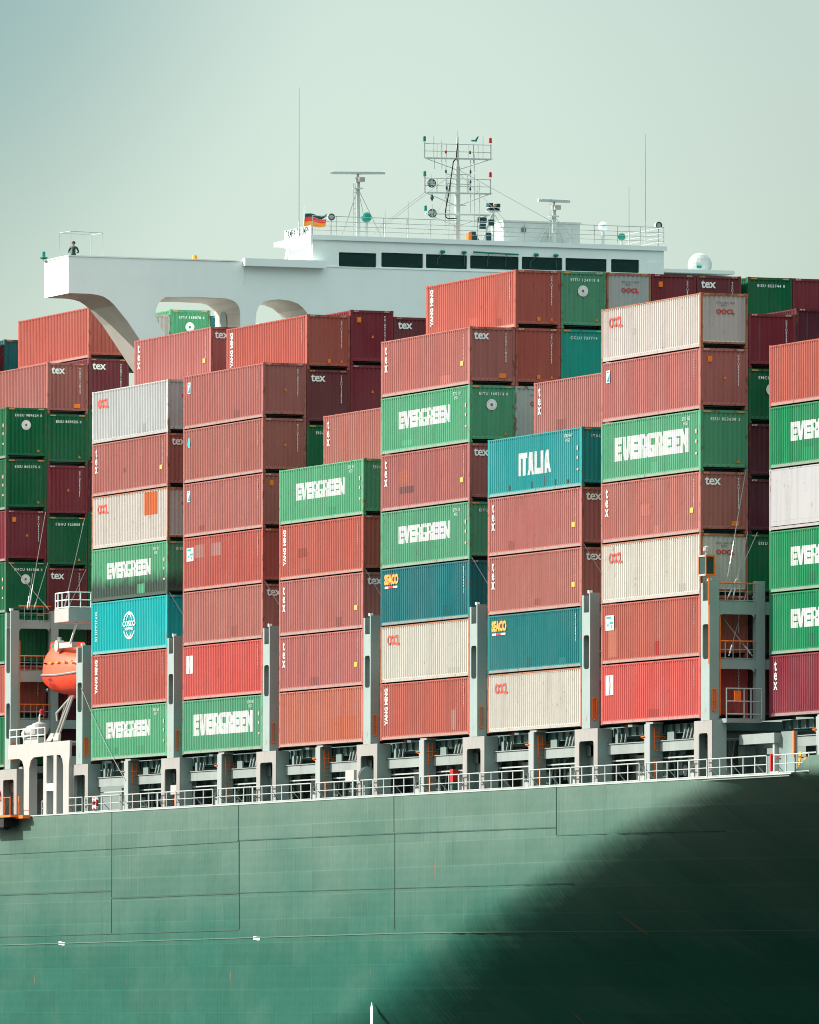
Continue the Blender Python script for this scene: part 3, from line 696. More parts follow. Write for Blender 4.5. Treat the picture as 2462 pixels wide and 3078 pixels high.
mb = MB(); mb.prism([(-41.9, -14.9 - DK), (-41.6, -14.9 - DK), (-41.6, -13.6 - DK), (-41.75, -13.3 - DK), (-41.9, -13.6 - DK)], -.318, -.29, 'y'); mb.obj('hull_mark', M_white, ship)
# gunwale bar along the deck edge
mb = MB(); mb.box(-175, 11.3, -.33, -.2, -.03, .04); mb.obj('deck_edge_bar', M_rail, ship)
# hatch coaming, hatch cover side and overhead walkway of every bay
for b in 'ABCDEFGH':
    xf = XB(b); x0, x1 = xf - 12.4, xf + .6; y0 = 2.465 if b == 'A' else 0
    mb = MB(); mb.box(x0 - 2.1, x1 + .1, y0 + 2.9, y0 + 3.1, 0, 2.2)
    rr = random.Random(ord(b))
    for i in range(9):
        xx = x0 + i * 1.4 + rr.random() * .4; mb.box(xx, xx + .1, y0 + 2.62, y0 + 2.9, .1, 1.9)
    for i in range(7):
        xx = x0 + .6 + i * 1.75 + rr.random() * .5; w_ = .25 + rr.random() * .5; z_ = rr.random() * .7
        mb.box(xx, xx + w_, y0 + 2.3, y0 + 2.89, z_, z_ + .4 + rr.random() * .7)
    for i in range(4): xx = x0 + .9 + i * 3.1 + rr.random(); mb.tube((xx, y0 + 2.1, 0), (xx, y0 + 2.1, 1.85), .05 + .05 * rr.random())
    mb.obj('hatch_coaming', M_mid, ship)
    mb = MB()
    for i in range(5): xx = x0 + 1.2 + i * 2.45 + rr.random() * .8; mb.prism([(xx, .0), (xx + .06, .0), (xx + .7, 1.85), (xx + .62, 1.85)], y0 + 1.9, y0 + 1.94, 'y')
    for i in range(3): xx = x0 + 2 + i * 4.2 + rr.random(); mb.lathe((xx, y0 + 1.9, .55), [(0, -.2), (.28, -.2), (.3, 0), (.28, .2), (0, .2)], 12, 'y')
    mb.obj('deck_fittings', M_lock0, ship)
    mb = MB(); mb.box(x0, x1 - .4, y0 + .75, y0 + 11, 2.28, 2.72)
    for i in range(14): xx = x0 + .3 + i * .9; mb.box(xx, xx + .05, y0 + .62, y0 + .75, 2.3, 2.7)
    mb.obj('hatch_cover', M_dark, ship)
    mb = MB(); mb.box(x0 - 2.2, x1 + .1, y0 + .48, y0 + .56, 1.44, 1.94); mb.box(x0 - 2.2, x1 + .1, y0 + .56, y0 + 2.6, 1.86, 1.92); mb.box(x0 - 2.2, x1 + .1, y0 + .42, y0 + .48, 1.92, 1.96)
    mb.obj('walkway_beam', M_beam, ship)
    mb = MB(); mb.box(x0 - 2.2, x1 + .1, y0 + .7, y0 + .76, 1.10, 1.17); mb.box(x0 - 2.2, x1 + .1, y0 + 1.4, y0 + 1.46, .95, 1.0); mb.obj('pipe_run', M_rail, ship)
# small text-like mark numbers on the beams are too worn to read and are left off

# ------------------------------------------------------------------ lashing bridges (post, pedestal, cross beams, guard rails)
def lashing_bridge(xf, y0=0., tall=False, wide=False, rows=2.9, label='', ped=True):
    t = thing('lashing_bridge', label, 'lashing bridge', (xf, y0, 0), 'grey lashing bridges between the bays')
    H = 8.84 if tall else 6.45
    x0, x1 = (.05, 1.0) if tall else (.12, 1.14)
    sl = [(1.6, 3.6), (5.3, 7.9)] if tall else [(2.76, 4.40)]
    holes = [rrect(x0 + .2, x1 - .11, a, b, .16) for a, b in sl]
    outer = [(x0, -.12), (x1, -.12), (x1, H), (x1 - .12, H), (x1 - .12, H - .95), (x0 + .22, H - .95), (x0 + .22, H - .1), (x0, H - .1)]
    holed([(p[0], p[1]) for p in outer], holes, -.03, .02, 'y').obj('post', M_grey, t)
    mb = MB(); mb.box(x1 - .06, x1, .02, .44, -.12, H); mb.box(x0, x0 + .06, .02, .44, -.12, H - .1)
    mb.box(x1 - .06, x1 + .002, -.028, .02, -.118, H - .002); mb.obj('post_flange', M_grey, t)
    holed([(p[0], p[1]) for p in outer], holes, .44, .47, 'y').obj('post', M_grey, t)
    for yy in ([2.38, 5.6] if rows > 3 else [2.38]):
        mb = MB(); mb.box(x1 - .45, x1, yy, yy + .44, -.12, H); mb.obj('post', M_grey, t)
    zs = ((4.87, 5.48), (2.3, 2.76)) if not tall else ((7.83, 8.25), (4.82, 5.44), (2.2, 2.7))
    for za, zb in zs:
        holed([(.47, zb), (rows + 2.2, zb), (rows + 2.2, za), (2.9, za), (2.8, za), (2.3, za - 0), (2.3, za - .18), (2.18, za - .02), (2.0, za), (.75, za), (.58, za - .02), (.47, za - .18)], [], x1 - .12, x1 - .06, 'x').obj('cross_beam', M_grey, t)
        mb = MB(); mb.box(x0 + .1, x1 - .12, .47, rows + 2.2, zb - .07, zb - .01); mb.obj('walkway_plate', M_grey, t)
    for za, zb in zs:
        mb = MB(); mb.path([(x1 - .05, .47, zb + .85), (x1 - .05, 2.38, zb + .85)], .035); mb.obj('safety_bar', M_or, t)
        mb = MB()
        for hz in (.04, .45): mb.path([(x1 - .05, .47, zb + hz), (x1 - .05, 2.38, zb + hz)], .018)
        for yy in (.8, 1.2, 1.55, 1.95): mb.path([(x1 - .05, yy, zb), (x1 - .05, yy, zb + .85)], .018)
        mb.obj('guard_rail', M_grey, t)
    mb = MB(); mb.path([(x1 + .03, .5, .1), (x1 + .03, .5, H - 1.7)], .03); mb.obj('ladder_rail', M_or, t) if rows > 2.9 else None
    # small orange access gate at the foot of the post
    mb = MB(); g = [(x1 + .03, .10 + .2 * c, .30 + 1.05 * s_) for c, s_ in ((0, .1), (0, .95), (.25, 1), (.75, 1), (1, .95), (1, .1), (.75, 0), (.25, 0), (0, .1))]
    mb.path(g, .028); mb.path([(x1 + .03, .2, .3), (x1 + .03, .2, 1.35)], .02); mb.path([(x1 + .03, .1, .8), (x1 + .03, .3, .8)], .02); mb.obj('access_gate', M_or, t)
    # lamp and sheave on top
    mb = MB(); mb.box(x1 - .42, x1 - .25, .02, .2, H - .02, H + .12); mb.path([(x1 - .35, .1, H - .9), (x1 - .35, .1, H + .05)], .03); mb.obj('floodlight', M_white, t)
    if ped:
        w0, w1 = (-.62, 1.5) if wide else (-.72, 2.17)
        hx = (w0 + .55, w1 - .5)
        holed([(w0, DK), (w0, -.13), (w1, -.13), (w1, DK)], [rrect(hx[0], hx[1], DK + .08, -.72, .16, corners=(1, 1, 0, 0))], -.06, -.0, 'y').obj('pedestal', M_ped, t)
        mb = MB(); mb.box(w1 - .08, w1 + .004, .0, .68, DK, -.135); mb.box(w0, w0 + .08, .0, .68, DK, -.135); mb.box(w0 + .08, w1 - .08, .6, .68, DK, -.14); mb.box(w0, w1, 0, .68, -.2, -.136); mb.obj('pedestal_web', M_grey, t)
    return t
LBN = dict(B='front of the second bay from right, wide open frame', C='between second and third bays from right', D='between third and fourth bays from right', E='between fourth and fifth bays from right', F='between fifth and sixth bays from right', G='between sixth and seventh bays from right')
for b in 'BCDEFG':
    lashing_bridge(XB(b), label='grey slotted lashing post ' + LBN[b] if b != 'B' else 'grey open lashing frame with orange rails at the right, beside the white container', wide=b == 'B', rows=4.6 if b == 'B' else 2.9)
lashing_bridge(-87.75, label='grey slotted lashing post right of the orange lifeboat')
lashing_bridge(-99.7, tall=True, rows=5.2, label='tall grey lashing frame with orange bars left of the lifeboat')

# cabinet on the right lashing frame
t = thing('control_cabinet', 'dark glazed box in an orange frame on top of the right lashing post', 'cabinet', (.72, .02, 6.72))
MB().box(-.42, .36, -.2, .2, .03, .84).obj('cabinet_body', M_navy, t)
mb = MB(); mb.box(.30, .40, -.24, .26, .84, .93); mb.box(.30, .40, -.24, .26, -.06, .03); mb.box(.362, .40, .18, .26, .03, .84); mb.box(-.48, -.44, -.24, -.18, -.06, .93); mb.box(.362, .40, -.24, -.19, .03, .84)
mb.obj('cabinet_frame', M_or, t)
mb = MB(); mb.box(-.44, .30, -.24, .22, .845, .92); mb.box(-.44, .30, -.24, .22, -.05, .025); mb.obj('cabinet_tray', M_cream, t)
mb = MB(); mb.lathe((-.05, 0, .93), [(0, 0), (.05, .0), (.05, .14), (.16, .2), (.14, .38), (0, .44)], 10); mb.obj('floodlight', M_cream, t)
MB().tube((.36, -.06, -1.4), (.36, -.06, -.08), .045).tube((.36, -.06, -4.2), (.36, -.06, -1.4), .026).obj('conduit', M_or, t)

# ------------------------------------------------------------------ support pillars with orange ladders, deck railings
def pillar_proto():
    t = thing('deck_stanchion', '', 'pillar', (0, 0, DK), 'grey support pillars under the containers')
    mb = MB(); mb.box(0, .65, -.05, 0, 0, 2.74); mb.box(0, .08, 0, .6, 0, 2.738); mb.obj('web_plate', M_pil, t)
    mb = MB(); mb.box(.57, .65, .002, .62, 0, 2.736); mb.box(.08, .57, .54, .62, 0, 2.736); mb.obj('front_plate', M_mid, t)
    mb = MB(); mb.box(.05, .9, 0, .55, 2.741, 2.83); mb.obj('stacking_cone', M_ped, t)
    mb = MB(); mb.path([(.69, .18, .05), (.69, .18, 1.05)], .032); mb.path([(.69, .18, 1.5), (.69, .18, 2.6)], .032); mb.path([(.69, .42, 1.9), (.69, .42, 2.6)], .025)
    for i in range(11): mb.path([(.69, .18, .15 + i * .22), (.69, .42, .15 + i * .22)], .014)
    mb.obj('ladder', M_or, t)
    mb = MB(); mb.path([(.68, .1, 2.15), (.68, .78, 2.15)], .03); mb.path([(.68, .78, 2.15), (.62, .5, 1.9)], .025); mb.path([(-.3, -.1, 2.15), (.1, .1, 1.95)], .025); mb.path([(-.3, -.1, 2.15), (.1, -.08, 2.15)], .025)
    mb.obj('ladder_hoop', M_or, t)
    return t
pp = pillar_proto()
PN = dict(A='fourth post from right, at the photo edge', B='under the bright red container with white logo, right', C='under the beige container, third bay from right', D='under the lowest container of the fourth bay from right', E='under the plain orange red container, fifth bay from right', F='under the big lettered green container, sixth bay', G='under the green container right of the lifeboat')
for i, b in enumerate('ABCDEFG'):
    o = pp if i == 0 else copy_tree(pp)
    o.location = (XB(b) - 6.67, 2.465 if b == 'A' else 0, DK); o['label'] = 'pale grey pillar with orange ladder ' + (PN[b] if b != 'A' else 'at the right photo edge')
def railing(xa, xb, label, y=-.27, h=.84, posts=None, parent=None):
    t = thing('deck_railing', label, 'railing', (xa, y, DK + .04), 'pale deck railings along the ship side')
    L = xb - xa; n = max(2, int(round(L / 1.45)))
    mb = MB()
    for z in (.03, .43, h): mb.path([(0, 0, z), (L, 0, z)], .032 if z == h else .024)
    mb.obj('handrail', M_rail, t)
    for i in range(n + 1):
        x = L * i / n; MB().box(x - .035, x + .035, -.02, .02, 0, h).obj('upright', M_rail, t)
    for i in range(0, n + 1, 2):
        x = L * i / n; MB().path([(x + .04, .02, .5), (x + .04, .5, 0)], .024).obj('brace', M_rail, t)
    return t
for i, b in enumerate('BCDEFG'):
    xf = XB(b); nm = BAYN[b]
    railing(xf - 12.4, xf - 6.75, f'pale railing below the {nm} bay from right, left half')
    railing(xf - 5.95, xf - .75, f'pale railing below the {nm} bay from right, right half')
    w = 1.4 if b == 'B' else 2.1
    railing(xf - .66, xf + w, f'short pale railing inside the post base, {nm} bay from right')
railing(1.6, 8.4, 'pale railing at right, left of the red gap posts')
railing(9.3, 13.2, 'last pale railing by the bow bulwark and striped boards')
railing(-88.1, -85.9, 'short pale railing right of the white boat frame')
railing(-96.2, -88.3, 'pale railing behind the white boat frame legs', y=1.0)

# ------------------------------------------------------------------ bridge superstructure
XFW, XAW = -88.3, -92.35
br = thing('ship_bridge', 'white ship bridge with long open wing, arches and dark wheelhouse windows', 'ship bridge', (XFW, 21.5, DK))
OX, OY, OZ = -XFW, -21.5, -DK
def bobj(mb, name, mat, parent=None, smooth=False):
    mb.v = [(v[0] + OX, v[1] + OY, v[2] + OZ) for v in mb.v] if not parent or parent is br else mb.v
    return mb.obj(name, mat, parent or br, smooth)
outer = [(-.32, 28.15), (-.32, 26.07), (.95, 26.07), (1.39, 26.02), (1.75, 25.93), (2.08, 25.74), (2.4, 25.46), (3.14, 24.62), (3.75, 23.78), (5.3, 21.6), (7.2, 19), (7.2, 12), (40.0, 12), (40.0, 28.0), (14.8, 28.0), (14.8, 28.1), (10, 28.1)]
arch1 = [(5.4, 26.01), (5.15, 25.85), (4.97, 25.62), (4.84, 25.3), (4.8, 25.04), (4.89, 24.75), (5.1, 24.37), (5.5, 23.75), (6.7, 22.0), (9.86, 21.5), (9.86, 24.5), (9.85, 25.3), (9.77, 25.6), (9.6, 25.82), (9.35, 25.96), (9.01, 26.04), (7.5, 26.07)]
arch2 = [(10.77, 22), (10.77, 24.75), (10.82, 25.3), (10.98, 25.68), (11.25, 25.9), (11.65, 26.03), (12.2, 26.08), (12.84, 26.02), (13.3, 25.87), (13.65, 25.6), (13.89, 25.32), (14.15, 24.9), (14.3, 24.3), (14.3, 22)]
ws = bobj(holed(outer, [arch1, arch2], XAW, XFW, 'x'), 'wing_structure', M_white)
ws.data.materials.append(paint('soffit_bounce_tint', (.46, .37, .32), .6, .25, .2)); ws.data.materials.append(paint('jamb_shade_tint', (.52, .49, .44), .6, .15, .1))  # brown bounce and shade of undersides and jambs put into the colour
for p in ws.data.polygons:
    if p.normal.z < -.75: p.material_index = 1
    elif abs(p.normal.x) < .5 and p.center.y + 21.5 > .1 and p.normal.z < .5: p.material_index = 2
mb = MB(); mb.box(XFW - .0, XFW + .42, 9.98, 14.82, 27.88, 28.30); bobj(mb, 'front_ledge', M_white)
mb = MB(); mb.box(XFW - .02, XFW + .05, 10.0, 10.06, 26.9, 27.88); mb.box(XFW, XFW + .03, 15.0, 39.9, 27.98, 28.03); bobj(mb, 'moulding', M_white)
# grey oval plate on the arch jamb; its darker colour paints a recess's shade
mb = MB(); mb.prism([(XFW - 3.2 + .6 * math.cos(a) + .55, 24.8 + .75 * math.sin(a)) for a in [2 * math.pi * i / 16 for i in range(16)]], 9.80, 9.857, 'y'); bobj(mb, 'jamb_recess_shade', M_grey)
# deck house behind the arches
mb = MB(); mb.box(-98.8, -93.6, 13.0, 34, -2.8, 25.1); mb.box(-98.8, -93.6, 8.5, 13.0, -2.8, 23.2); bobj(mb, 'deck_house', M_white)
mb = MB()
for i in range(4): mb.box(-93.6, -93.55, 10.9 + i * .0, 12.6, 23.45 + i * .32, 23.6 + i * .32)
bobj(mb, 'louvre', M_dark)
for yy in (13.3, 14.2): bobj(MB().box(-93.62, -93.57, yy, yy + .4, 23.9, 24.6), 'deck_house_window', M_glass)
bobj(MB().box(-93.60, -93.5, 12.72, 13.05, 23.6, 24.5), 'fire_locker', M_or)
# wheelhouse with seven front windows
WIN = [(15.76, 18.02, 28.04, 28.84), (18.32, 20.85, 28.08, 28.9), (21.02, 23.52, 28.10, 28.89), (23.7, 26.66, 28.15, 28.9), (26.85, 29.33, 28.2, 28.92), (29.52, 32.05, 28.2, 28.93), (32.32, 34.05, 28.2, 28.95)]
holes = [rrect(a, b_, c_ - .0, d_, .07, 3) for a, b_, c_, d_ in WIN]
bobj(holed([(14.17, 28.0), (35.57, 28.0), (35.57, 29.55), (14.17, 29.55)], holes, XFW - .14, XFW - .01, 'x'), 'wheelhouse_front', M_white)
mb = MB(); mb.box(-94, XFW - .14, 14.9, 15.0, 28.3, 29.5); mb.box(-94, XFW - .14, 35.47, 35.57, 28.2, 29.5); mb.box(-94.1, -94, 14.9, 35.5, 28.2, 29.5); bobj(mb, 'wheelhouse_wall', M_white)
mb = MB(); mb.box(-94.3, XFW + .10, 14.12, 35.72, 29.5, 29.76); bobj(mb, 'wheelhouse_roof', M_white)
for a, b_, c_, d_ in WIN:
    w = bobj(MB().box(XFW - .13, XFW - .09, a + .005, b_ - .005, c_ + .005, d_ - .005), 'window', M_glass)
# objects inside the wheelhouse and wipers on the windows
for y0, a in ((22.0, .3), (23.3, -.05), (27.7, .35), (28.9, -.05)):
    mb = MB(); mb.path([(XFW + .03, y0, 28.95), (XFW + .03, y0 - a, 28.6), (XFW + .03, y0 - a, 28.3)], .018); bobj(mb, 'wiper', M_dark)
    mb = MB(); mb.lathe((XFW + .08, y0, 29.05), [(0, -.17), (.07, -.12), (.09, 0), (.07, .12), (0, .17)], 8, 'y'); bobj(mb, 'wiper_motor', M_grn)
mb = MB(); mb.tube((XFW + .12, 23.85, 29.08), (XFW + .12, 26.6, 29.02), .05); bobj(mb, 'wiper_track', M_grn)
for yy in (24.8, 25.9): bobj(MB().path([(XFW + .03, yy, 29.05), (XFW + .03, yy - .08, 28.3)], .016), 'wiper', M_dark)
mb = MB(); mb.box(XFW - .8, XFW - .5, 16.0, 16.9, 27.9, 28.32); mb.box(XFW - .8, XFW - .5, 17.0, 17.5, 27.9, 28.3); mb.box(XFW - .6, XFW - .4, 30.9, 32.0, 27.9, 28.42); mb.box(XFW - .6, XFW - .4, 33.0, 33.3, 28.0, 28.5); bobj(mb, 'console', M_white)
mb = MB(); mb.lathe((XFW - .3, 19.55, 28.5), [(.20, -.02), (.20, .02), (.15, .02), (.15, -.02), (.20, -.02)], 16, 'x'); mb.box(XFW - .35, XFW - .3, 18.75, 19.2, 28.62, 28.7); mb.box(XFW - .35, XFW - .3, 18.8, 19.3, 28.38, 28.42); bobj(mb, 'steering_stand', M_white)
bobj(MB().prism(rrect(34.57, 35.28, 28.1, 28.87, .08), XFW - .015, XFW + .01, 'x'), 'hatch_door', M_white)
bobj(MB().box(XFW - .3, XFW - .28, 14.35, 14.75, 28.28, 28.95), 'wing_door', M_glass)
# name board on the side of the roof
mb = MB(); mb.box(-92.4, XFW + .05, 14.03, 14.09, 29.76, 30.28); mb.box(-92.4, XFW + .12, 14.03, 14.15, 29.3, 29.74); nb = bobj(mb, 'name_board', M_white)
me = text_mesh('TAMPA TRIUMPH', .62, .012, 1.0, 1, 'LEFT', .80)
o = link('lettering', me, nb, (.02, .05, .05)); o.rotation_euler = (R(90), 0, 0); o.location = (-92.2 + OX, 14.02 + OY, 29.84 + OZ)
mb = MB(); mb.path([(-92.3, 14.2, 29.35), (-92.9, 14.2, 28.15)], .07); mb.box(XFW - .35, XFW - .15, 14.1, 14.3, 28.1, 29.32); mb.path([(-92.2, 14.3, 28.85), (-89.4, 14.3, 28.85)], .03); mb.box(-91.9, -88.8, 14.2, 14.8, 29.2, 29.3); bobj(mb, 'bracket', M_white)
# roof railing
mb = MB()
for z in (30.05, 30.3, 30.55, 30.85): mb.path([(XFW - .1, 14.2, z), (XFW - .1, 35.6, z), (-94, 35.6, z)], .016 if z < 30.8 else .022)
for i in range(16): yy = 14.2 + 21.4 * i / 15; mb.path([(XFW - .1, yy, 29.75), (XFW - .1, yy, 30.85)], .022)
bobj(mb, 'roof_railing', M_rail)
mb = MB(); mb.box(-94, XFW, 35.6, 39.95, 28.3, 28.42); mb.box(XFW - .03, XFW, 35.6, 39.95, 28.42, 28.5); bobj(mb, 'wing_deck', M_white)
# wing bulwark lip
mb = MB(); mb.box(XAW, XFW + .04, -.36, 9.95, 28.12, 28.19); bobj(mb, 'bulwark_cap', M_white)
# boarding balcony with railing on the side of the accommodation
t = thing('side_balcony', 'white railed balcony jutting out above the lifeboat', 'balcony', (-87.0, 0, 7.78))
MB().prism([(0, -.72), (-2.35, -.72), (-3.0, -.3), (-3.0, 2.2), (0, 2.2)], 0, .74, 'z').obj('balcony_floor', M_cream, t)
mb = MB()
for z in (.80, 1.2, 1.62): mb.path([(-2.95, -.3, z), (-2.3, -.68, z), (-.05, -.68, z), (-.05, 2.1, z)], .03)
for p in ((-2.95, -.3), (-2.3, -.68), (-1.2, -.68), (-.05, -.68), (-.05, 0.), (-.05, .6), (-.05, 1.3)): mb.path([(p[0], p[1], .74), (p[0], p[1], 1.62)], .035)
mb.obj('balcony_railing', M_white, t)
mb = MB(); mb.path([(-1.2, .2, 0.), (-4.0, .8, -1.05)], .06); mb.obj('stay', M_white, t)

# ------------------------------------------------------------------ masts, radars and aerials on the wheelhouse roof (z 29.76)
ZR = 29.76; XM = -90.0
t = thing('main_mast', 'tall white signal mast with three yards and a black cable, centre of the bridge roof', 'mast', (XM, 23.6, ZR))
mb = MB(); mb.tube((0, 0, 0), (0, 0, 4.3), .17, .15, 12); mb.tube((0, 0, 4.3), (0, 0, 6.0), .10, .05, 10); mb.tube((0, 0, 6.0), (0, 0, 6.35), .02); mb.obj('mast_pole', M_top, t)
for (z, w, zl) in ((4.72, 2.02, 4.1), (2.76, 2.0, 2.05), (1.55, 1.95, .9)):
    mb = MB(); mb.path([(0, -w, z), (0, w, z + .05)], .055); mb.path([(.3, -w, z), (.3, w, z + .05)], .025)
    mb.path([(0, -w, z), (0, 0, zl)], .028); mb.path([(0, w, z + .05), (0, 0, zl)], .028)
    yd = mb.obj('yard', M_top, t)
    if z > 2:
        mb = MB()
        for k in (.4, .82): mb.path([(0, -w, z + k), (0, w, z + k + .04)], .022)
        for s_ in (-1, -.62, -.34, .34, .62, 1): mb.path([(0, s_ * w, z), (0, s_ * w, z + .84)], .018)
        for s_ in (-1, 1): mb.path([(0, s_ * w, z), (0, s_ * w, z + .9)], .05)
        mb.obj('yard_railing', M_rail, yd)
for (y, z, m) in ((-2.02, 5.66, M_grn), (2.0, 5.7, M_red), (-2.0, 3.68, M_grn), (2.0, 3.75, M_red), (-1.95, 1.72, M_grn)):
    mb = MB(); mb.lathe((0, y, z), [(.09, 0), (.10, .04), (.085, .06), (.085, .26), (.06, .3)], 10); mb.obj('signal_lamp', m, t)
for (y, z) in ((-.75, 5.0), (.72, 5.02), (-.75, 3.9), (.75, 3.92), (-.7, 2.95), (.74, 2.95), (.75, 3.35)):
    mb = MB(); mb.lathe((.1, y, z), [(.03, 0), (.07, .03), (.05, .16), (.02, .2)], 8); mb.obj('signal_lamp', M_navy if y > 0 else M_cov if z > 4.9 else M_navy, t)
mb = MB(); mb.path([(.14, -.05, 5.6), (.14, -.12, 5.0), (.14, -.12, 4.75), (.16, -.32, 4.55), (.16, -.4, 4.0), (.16, -.62, 2.6), (.16, -.8, 1.75), (.16, -.78, 1.4), (.16, -.62, 1.3), (.16, -.12, 1.34)], .034, 6); mb.obj('black_cable', M_blk, t)
mb = MB(); mb.path([(.1, -.62, 3.5), (.1, -.85, 0)], .02); mb.path([(.1, -.45, 3.5), (.1, -.6, 0)], .02)
for i in range(12): mb.path([(.1, -.84 + i * .018, .1 + i * .28), (.1, -.59 + i * .012, .1 + i * .28)], .012)
mb.obj('ladder', M_rail, t)
mb = MB(); mb.tube((.1, -.1, 0), (.1, -.1, 1.1), .14, .14); mb.obj('mast_locker', M_cream, t)
mb = MB(); mb.path([(0, .98, 5.55), (0, .98, 4.5)], .02); mb.lathe((0, .98, 5.8), [(.0, -.18), (.05, -.1), (.05, .1), (.02, .18)], 8, 'y'); mb.prism([(1.14, 5.72), (1.3, 6.05), (1.22, 6.05), (1.02, 5.8)], -.01, .01, 'x'); mb.obj('wind_vane', M_grn, t)
mb = MB()
for y, h in ((-1.45, 6.0), (-1.0, 5.75), (1.55, 6.05)): mb.path([(0, y, 4.7), (0, y, h)], .02)
mb.obj('aerial', M_rail, t)
mb = MB()
for y, a_, b_ in ((-1.45, 4.1, 4.72), (-1.0, 4.1, 5.6), (-.75, 1.6, 4.7), (.75, 1.6, 4.7), (.98, 4.0, 5.0), (.98, .9, 3.9), (1.3, 1.0, 3.4), (.55, 2.8, 3.8), (-1.3, 2.8, 3.3)): mb.path([(.1, y, a_), (.1, y, b_)], .026)
for z_, w_ in ((3.85, .78), (3.3, .8), (2.1, .5)): mb.path([(.05, -w_, z_), (.05, w_, z_)], .026)
mb.obj('lattice', M_top, t)
mb = MB(); mb.path([(0, 0, 4.1), (-2, -4.4, .4)], .014, 4); mb.path([(0, .1, 4.1), (.5, 6.2, 1.0)], .014, 4); mb.path([(0, 0, 4), (1, 2.9, .9)], .014, 4); mb.path([(0, -2, 2.76), (.3, -5.1, .5)], .014, 4); mb.path([(0, -1.6, 1.2), (.3, -2.5, 0)], .014, 4); mb.path([(0, 0, 4.1), (.2, -2.1, 0)], .012, 4); mb.obj('stay_wire', M_steel, t)
# hoisted signal shapes
def shape(name, label, y, z, kind):
    tt = thing(name, label, 'signal shape', (XM + .2, y, z), 'signal shapes hanging on the mast')
    mb = MB()
    if kind == 'ball':
        for k in range(3):
            a = math.pi * k / 3; pts = [(.235 * math.cos(a) * math.cos(b_), .235 * math.sin(a) * math.cos(b_) + 0, .235 * math.sin(b_)) for b_ in [2 * math.pi * i / 12 for i in range(13)]]
            mb.path(pts, .018, 5)
        mb.path([(0, .235 * math.cos(a), .235 * math.sin(a)) for a in [2 * math.pi * i / 12 for i in range(13)]], .022, 5)
        for h in (-.13, 0, .13): rr_ = math.sqrt(.235 ** 2 - h * h); mb.path([(rr_ * math.cos(a), rr_ * math.sin(a), h) for a in [2 * math.pi * i / 12 for i in range(13)]], .010, 4)
        mb.obj('hoop_frame', M_navy, tt); mb = MB(); mb.lathe((0, 0, 0), [(0, -.2), (.14, -.14), (.2, 0), (.14, .14), (0, .2)], 12); mb.obj('lattice_ball', M_mesh, tt)
    else:
        mb.lathe((0, 0, 0), [(0, -.24), (.12, 0), (0, .24)], 8); mb.obj('diamond', M_navy, tt)
    MB().path([(0, 0, .22), (0, 0, .5)], .01).obj('halyard', M_steel, tt)
M_mesh, _t, _b = _mat('open_lattice'); _b.inputs['Base Color'].default_value = (.25, .42, .38, 1); _b.inputs['Alpha'].default_value = .4
shape('signal_ball', 'upper round lattice ball hanging left of the mast', 21.95, 33.04, 'ball')
shape('signal_diamond', 'black diamond shape hanging between the two lattice balls', 21.97, 32.22, 'd')
shape('signal_ball', 'lower round lattice ball hanging left of the mast', 21.99, 31.34, 'ball')

def radar(y, zt, label, rot, L, h):
    t = thing('radar_mast', label, 'radar', (XM, y, ZR), 'radar scanners on the bridge roof')
    mb = MB(); mb.tube((0, 0, 0), (0, 0, h - .55), .14, .12, 12); mb.tube((0, 0, h - .9), (0, 0, h - .84), .3, .3, 12); mb.obj('mast_pole', M_top, t)
    mb = MB(); mb.tube((0, 0, h - .55), (0, 0, h - .22), .13, .15, 12); mb.box(-.1, .35, -.05, .3, h - .5, h - .25); mb.tube((0, 0, h - .22), (0, 0, h - .08), .07); mb.obj('gearbox', M_cream, t)
    a = MB(); a.tube((-L / 2, 0, 0), (L / 2, 0, 0), .10, .10, 10); a.box(-L / 2 + .15, L / 2 - .15, -.12, -.04, -.06, .06)
    o = a.obj('scanner', M_top, t); o.location = (0, 0, h + .02); o.rotation_euler = (0, 0, rot)
    mb = MB()
    for (dx, dy) in ((.6, -1.25), (-.6, -.75), (.6, 1.25), (-.6, .9)): mb.path([(0, 0, h - .85), (dx, dy, 0)], .018, 5)
    mb.obj('stay', M_steel, t)
    mb = MB(); mb.path([(.2, -.35, 0), (.2, -.33, h - .6)], .02); mb.path([(.2, -.2, 0), (.2, -.2, h - .6)], .02)
    for i in range(9): mb.path([(.2, -.35, .2 + i * .3), (.2, -.2, .2 + i * .3)], .012)
    mb.obj('ladder', M_rail, t)
radar(17.55, 33.6, 'white radar scanner tilted toward the viewer, between flag and signal mast', R(70), 3.1, 3.72)
radar(29.5, 32.3, 'low white radar scanner right of the signal mast', R(95), 2.0, 2.52)
def simple(name, label, cat, loc, parts, group=None, rz=0):
    t = thing(name, label, cat, loc, group, rz)
    for (pn, mb, m) in parts: mb.obj(pn, m, t)
    return t
def ball(r_, z=0, n=14):
    return MB().lathe((0, 0, z), [(0.001, -r_)] + [(r_ * math.cos(a), r_ * math.sin(a)) for a in [R(-70 + 20 * i) for i in range(8)]] + [(0.001, r_)], n)
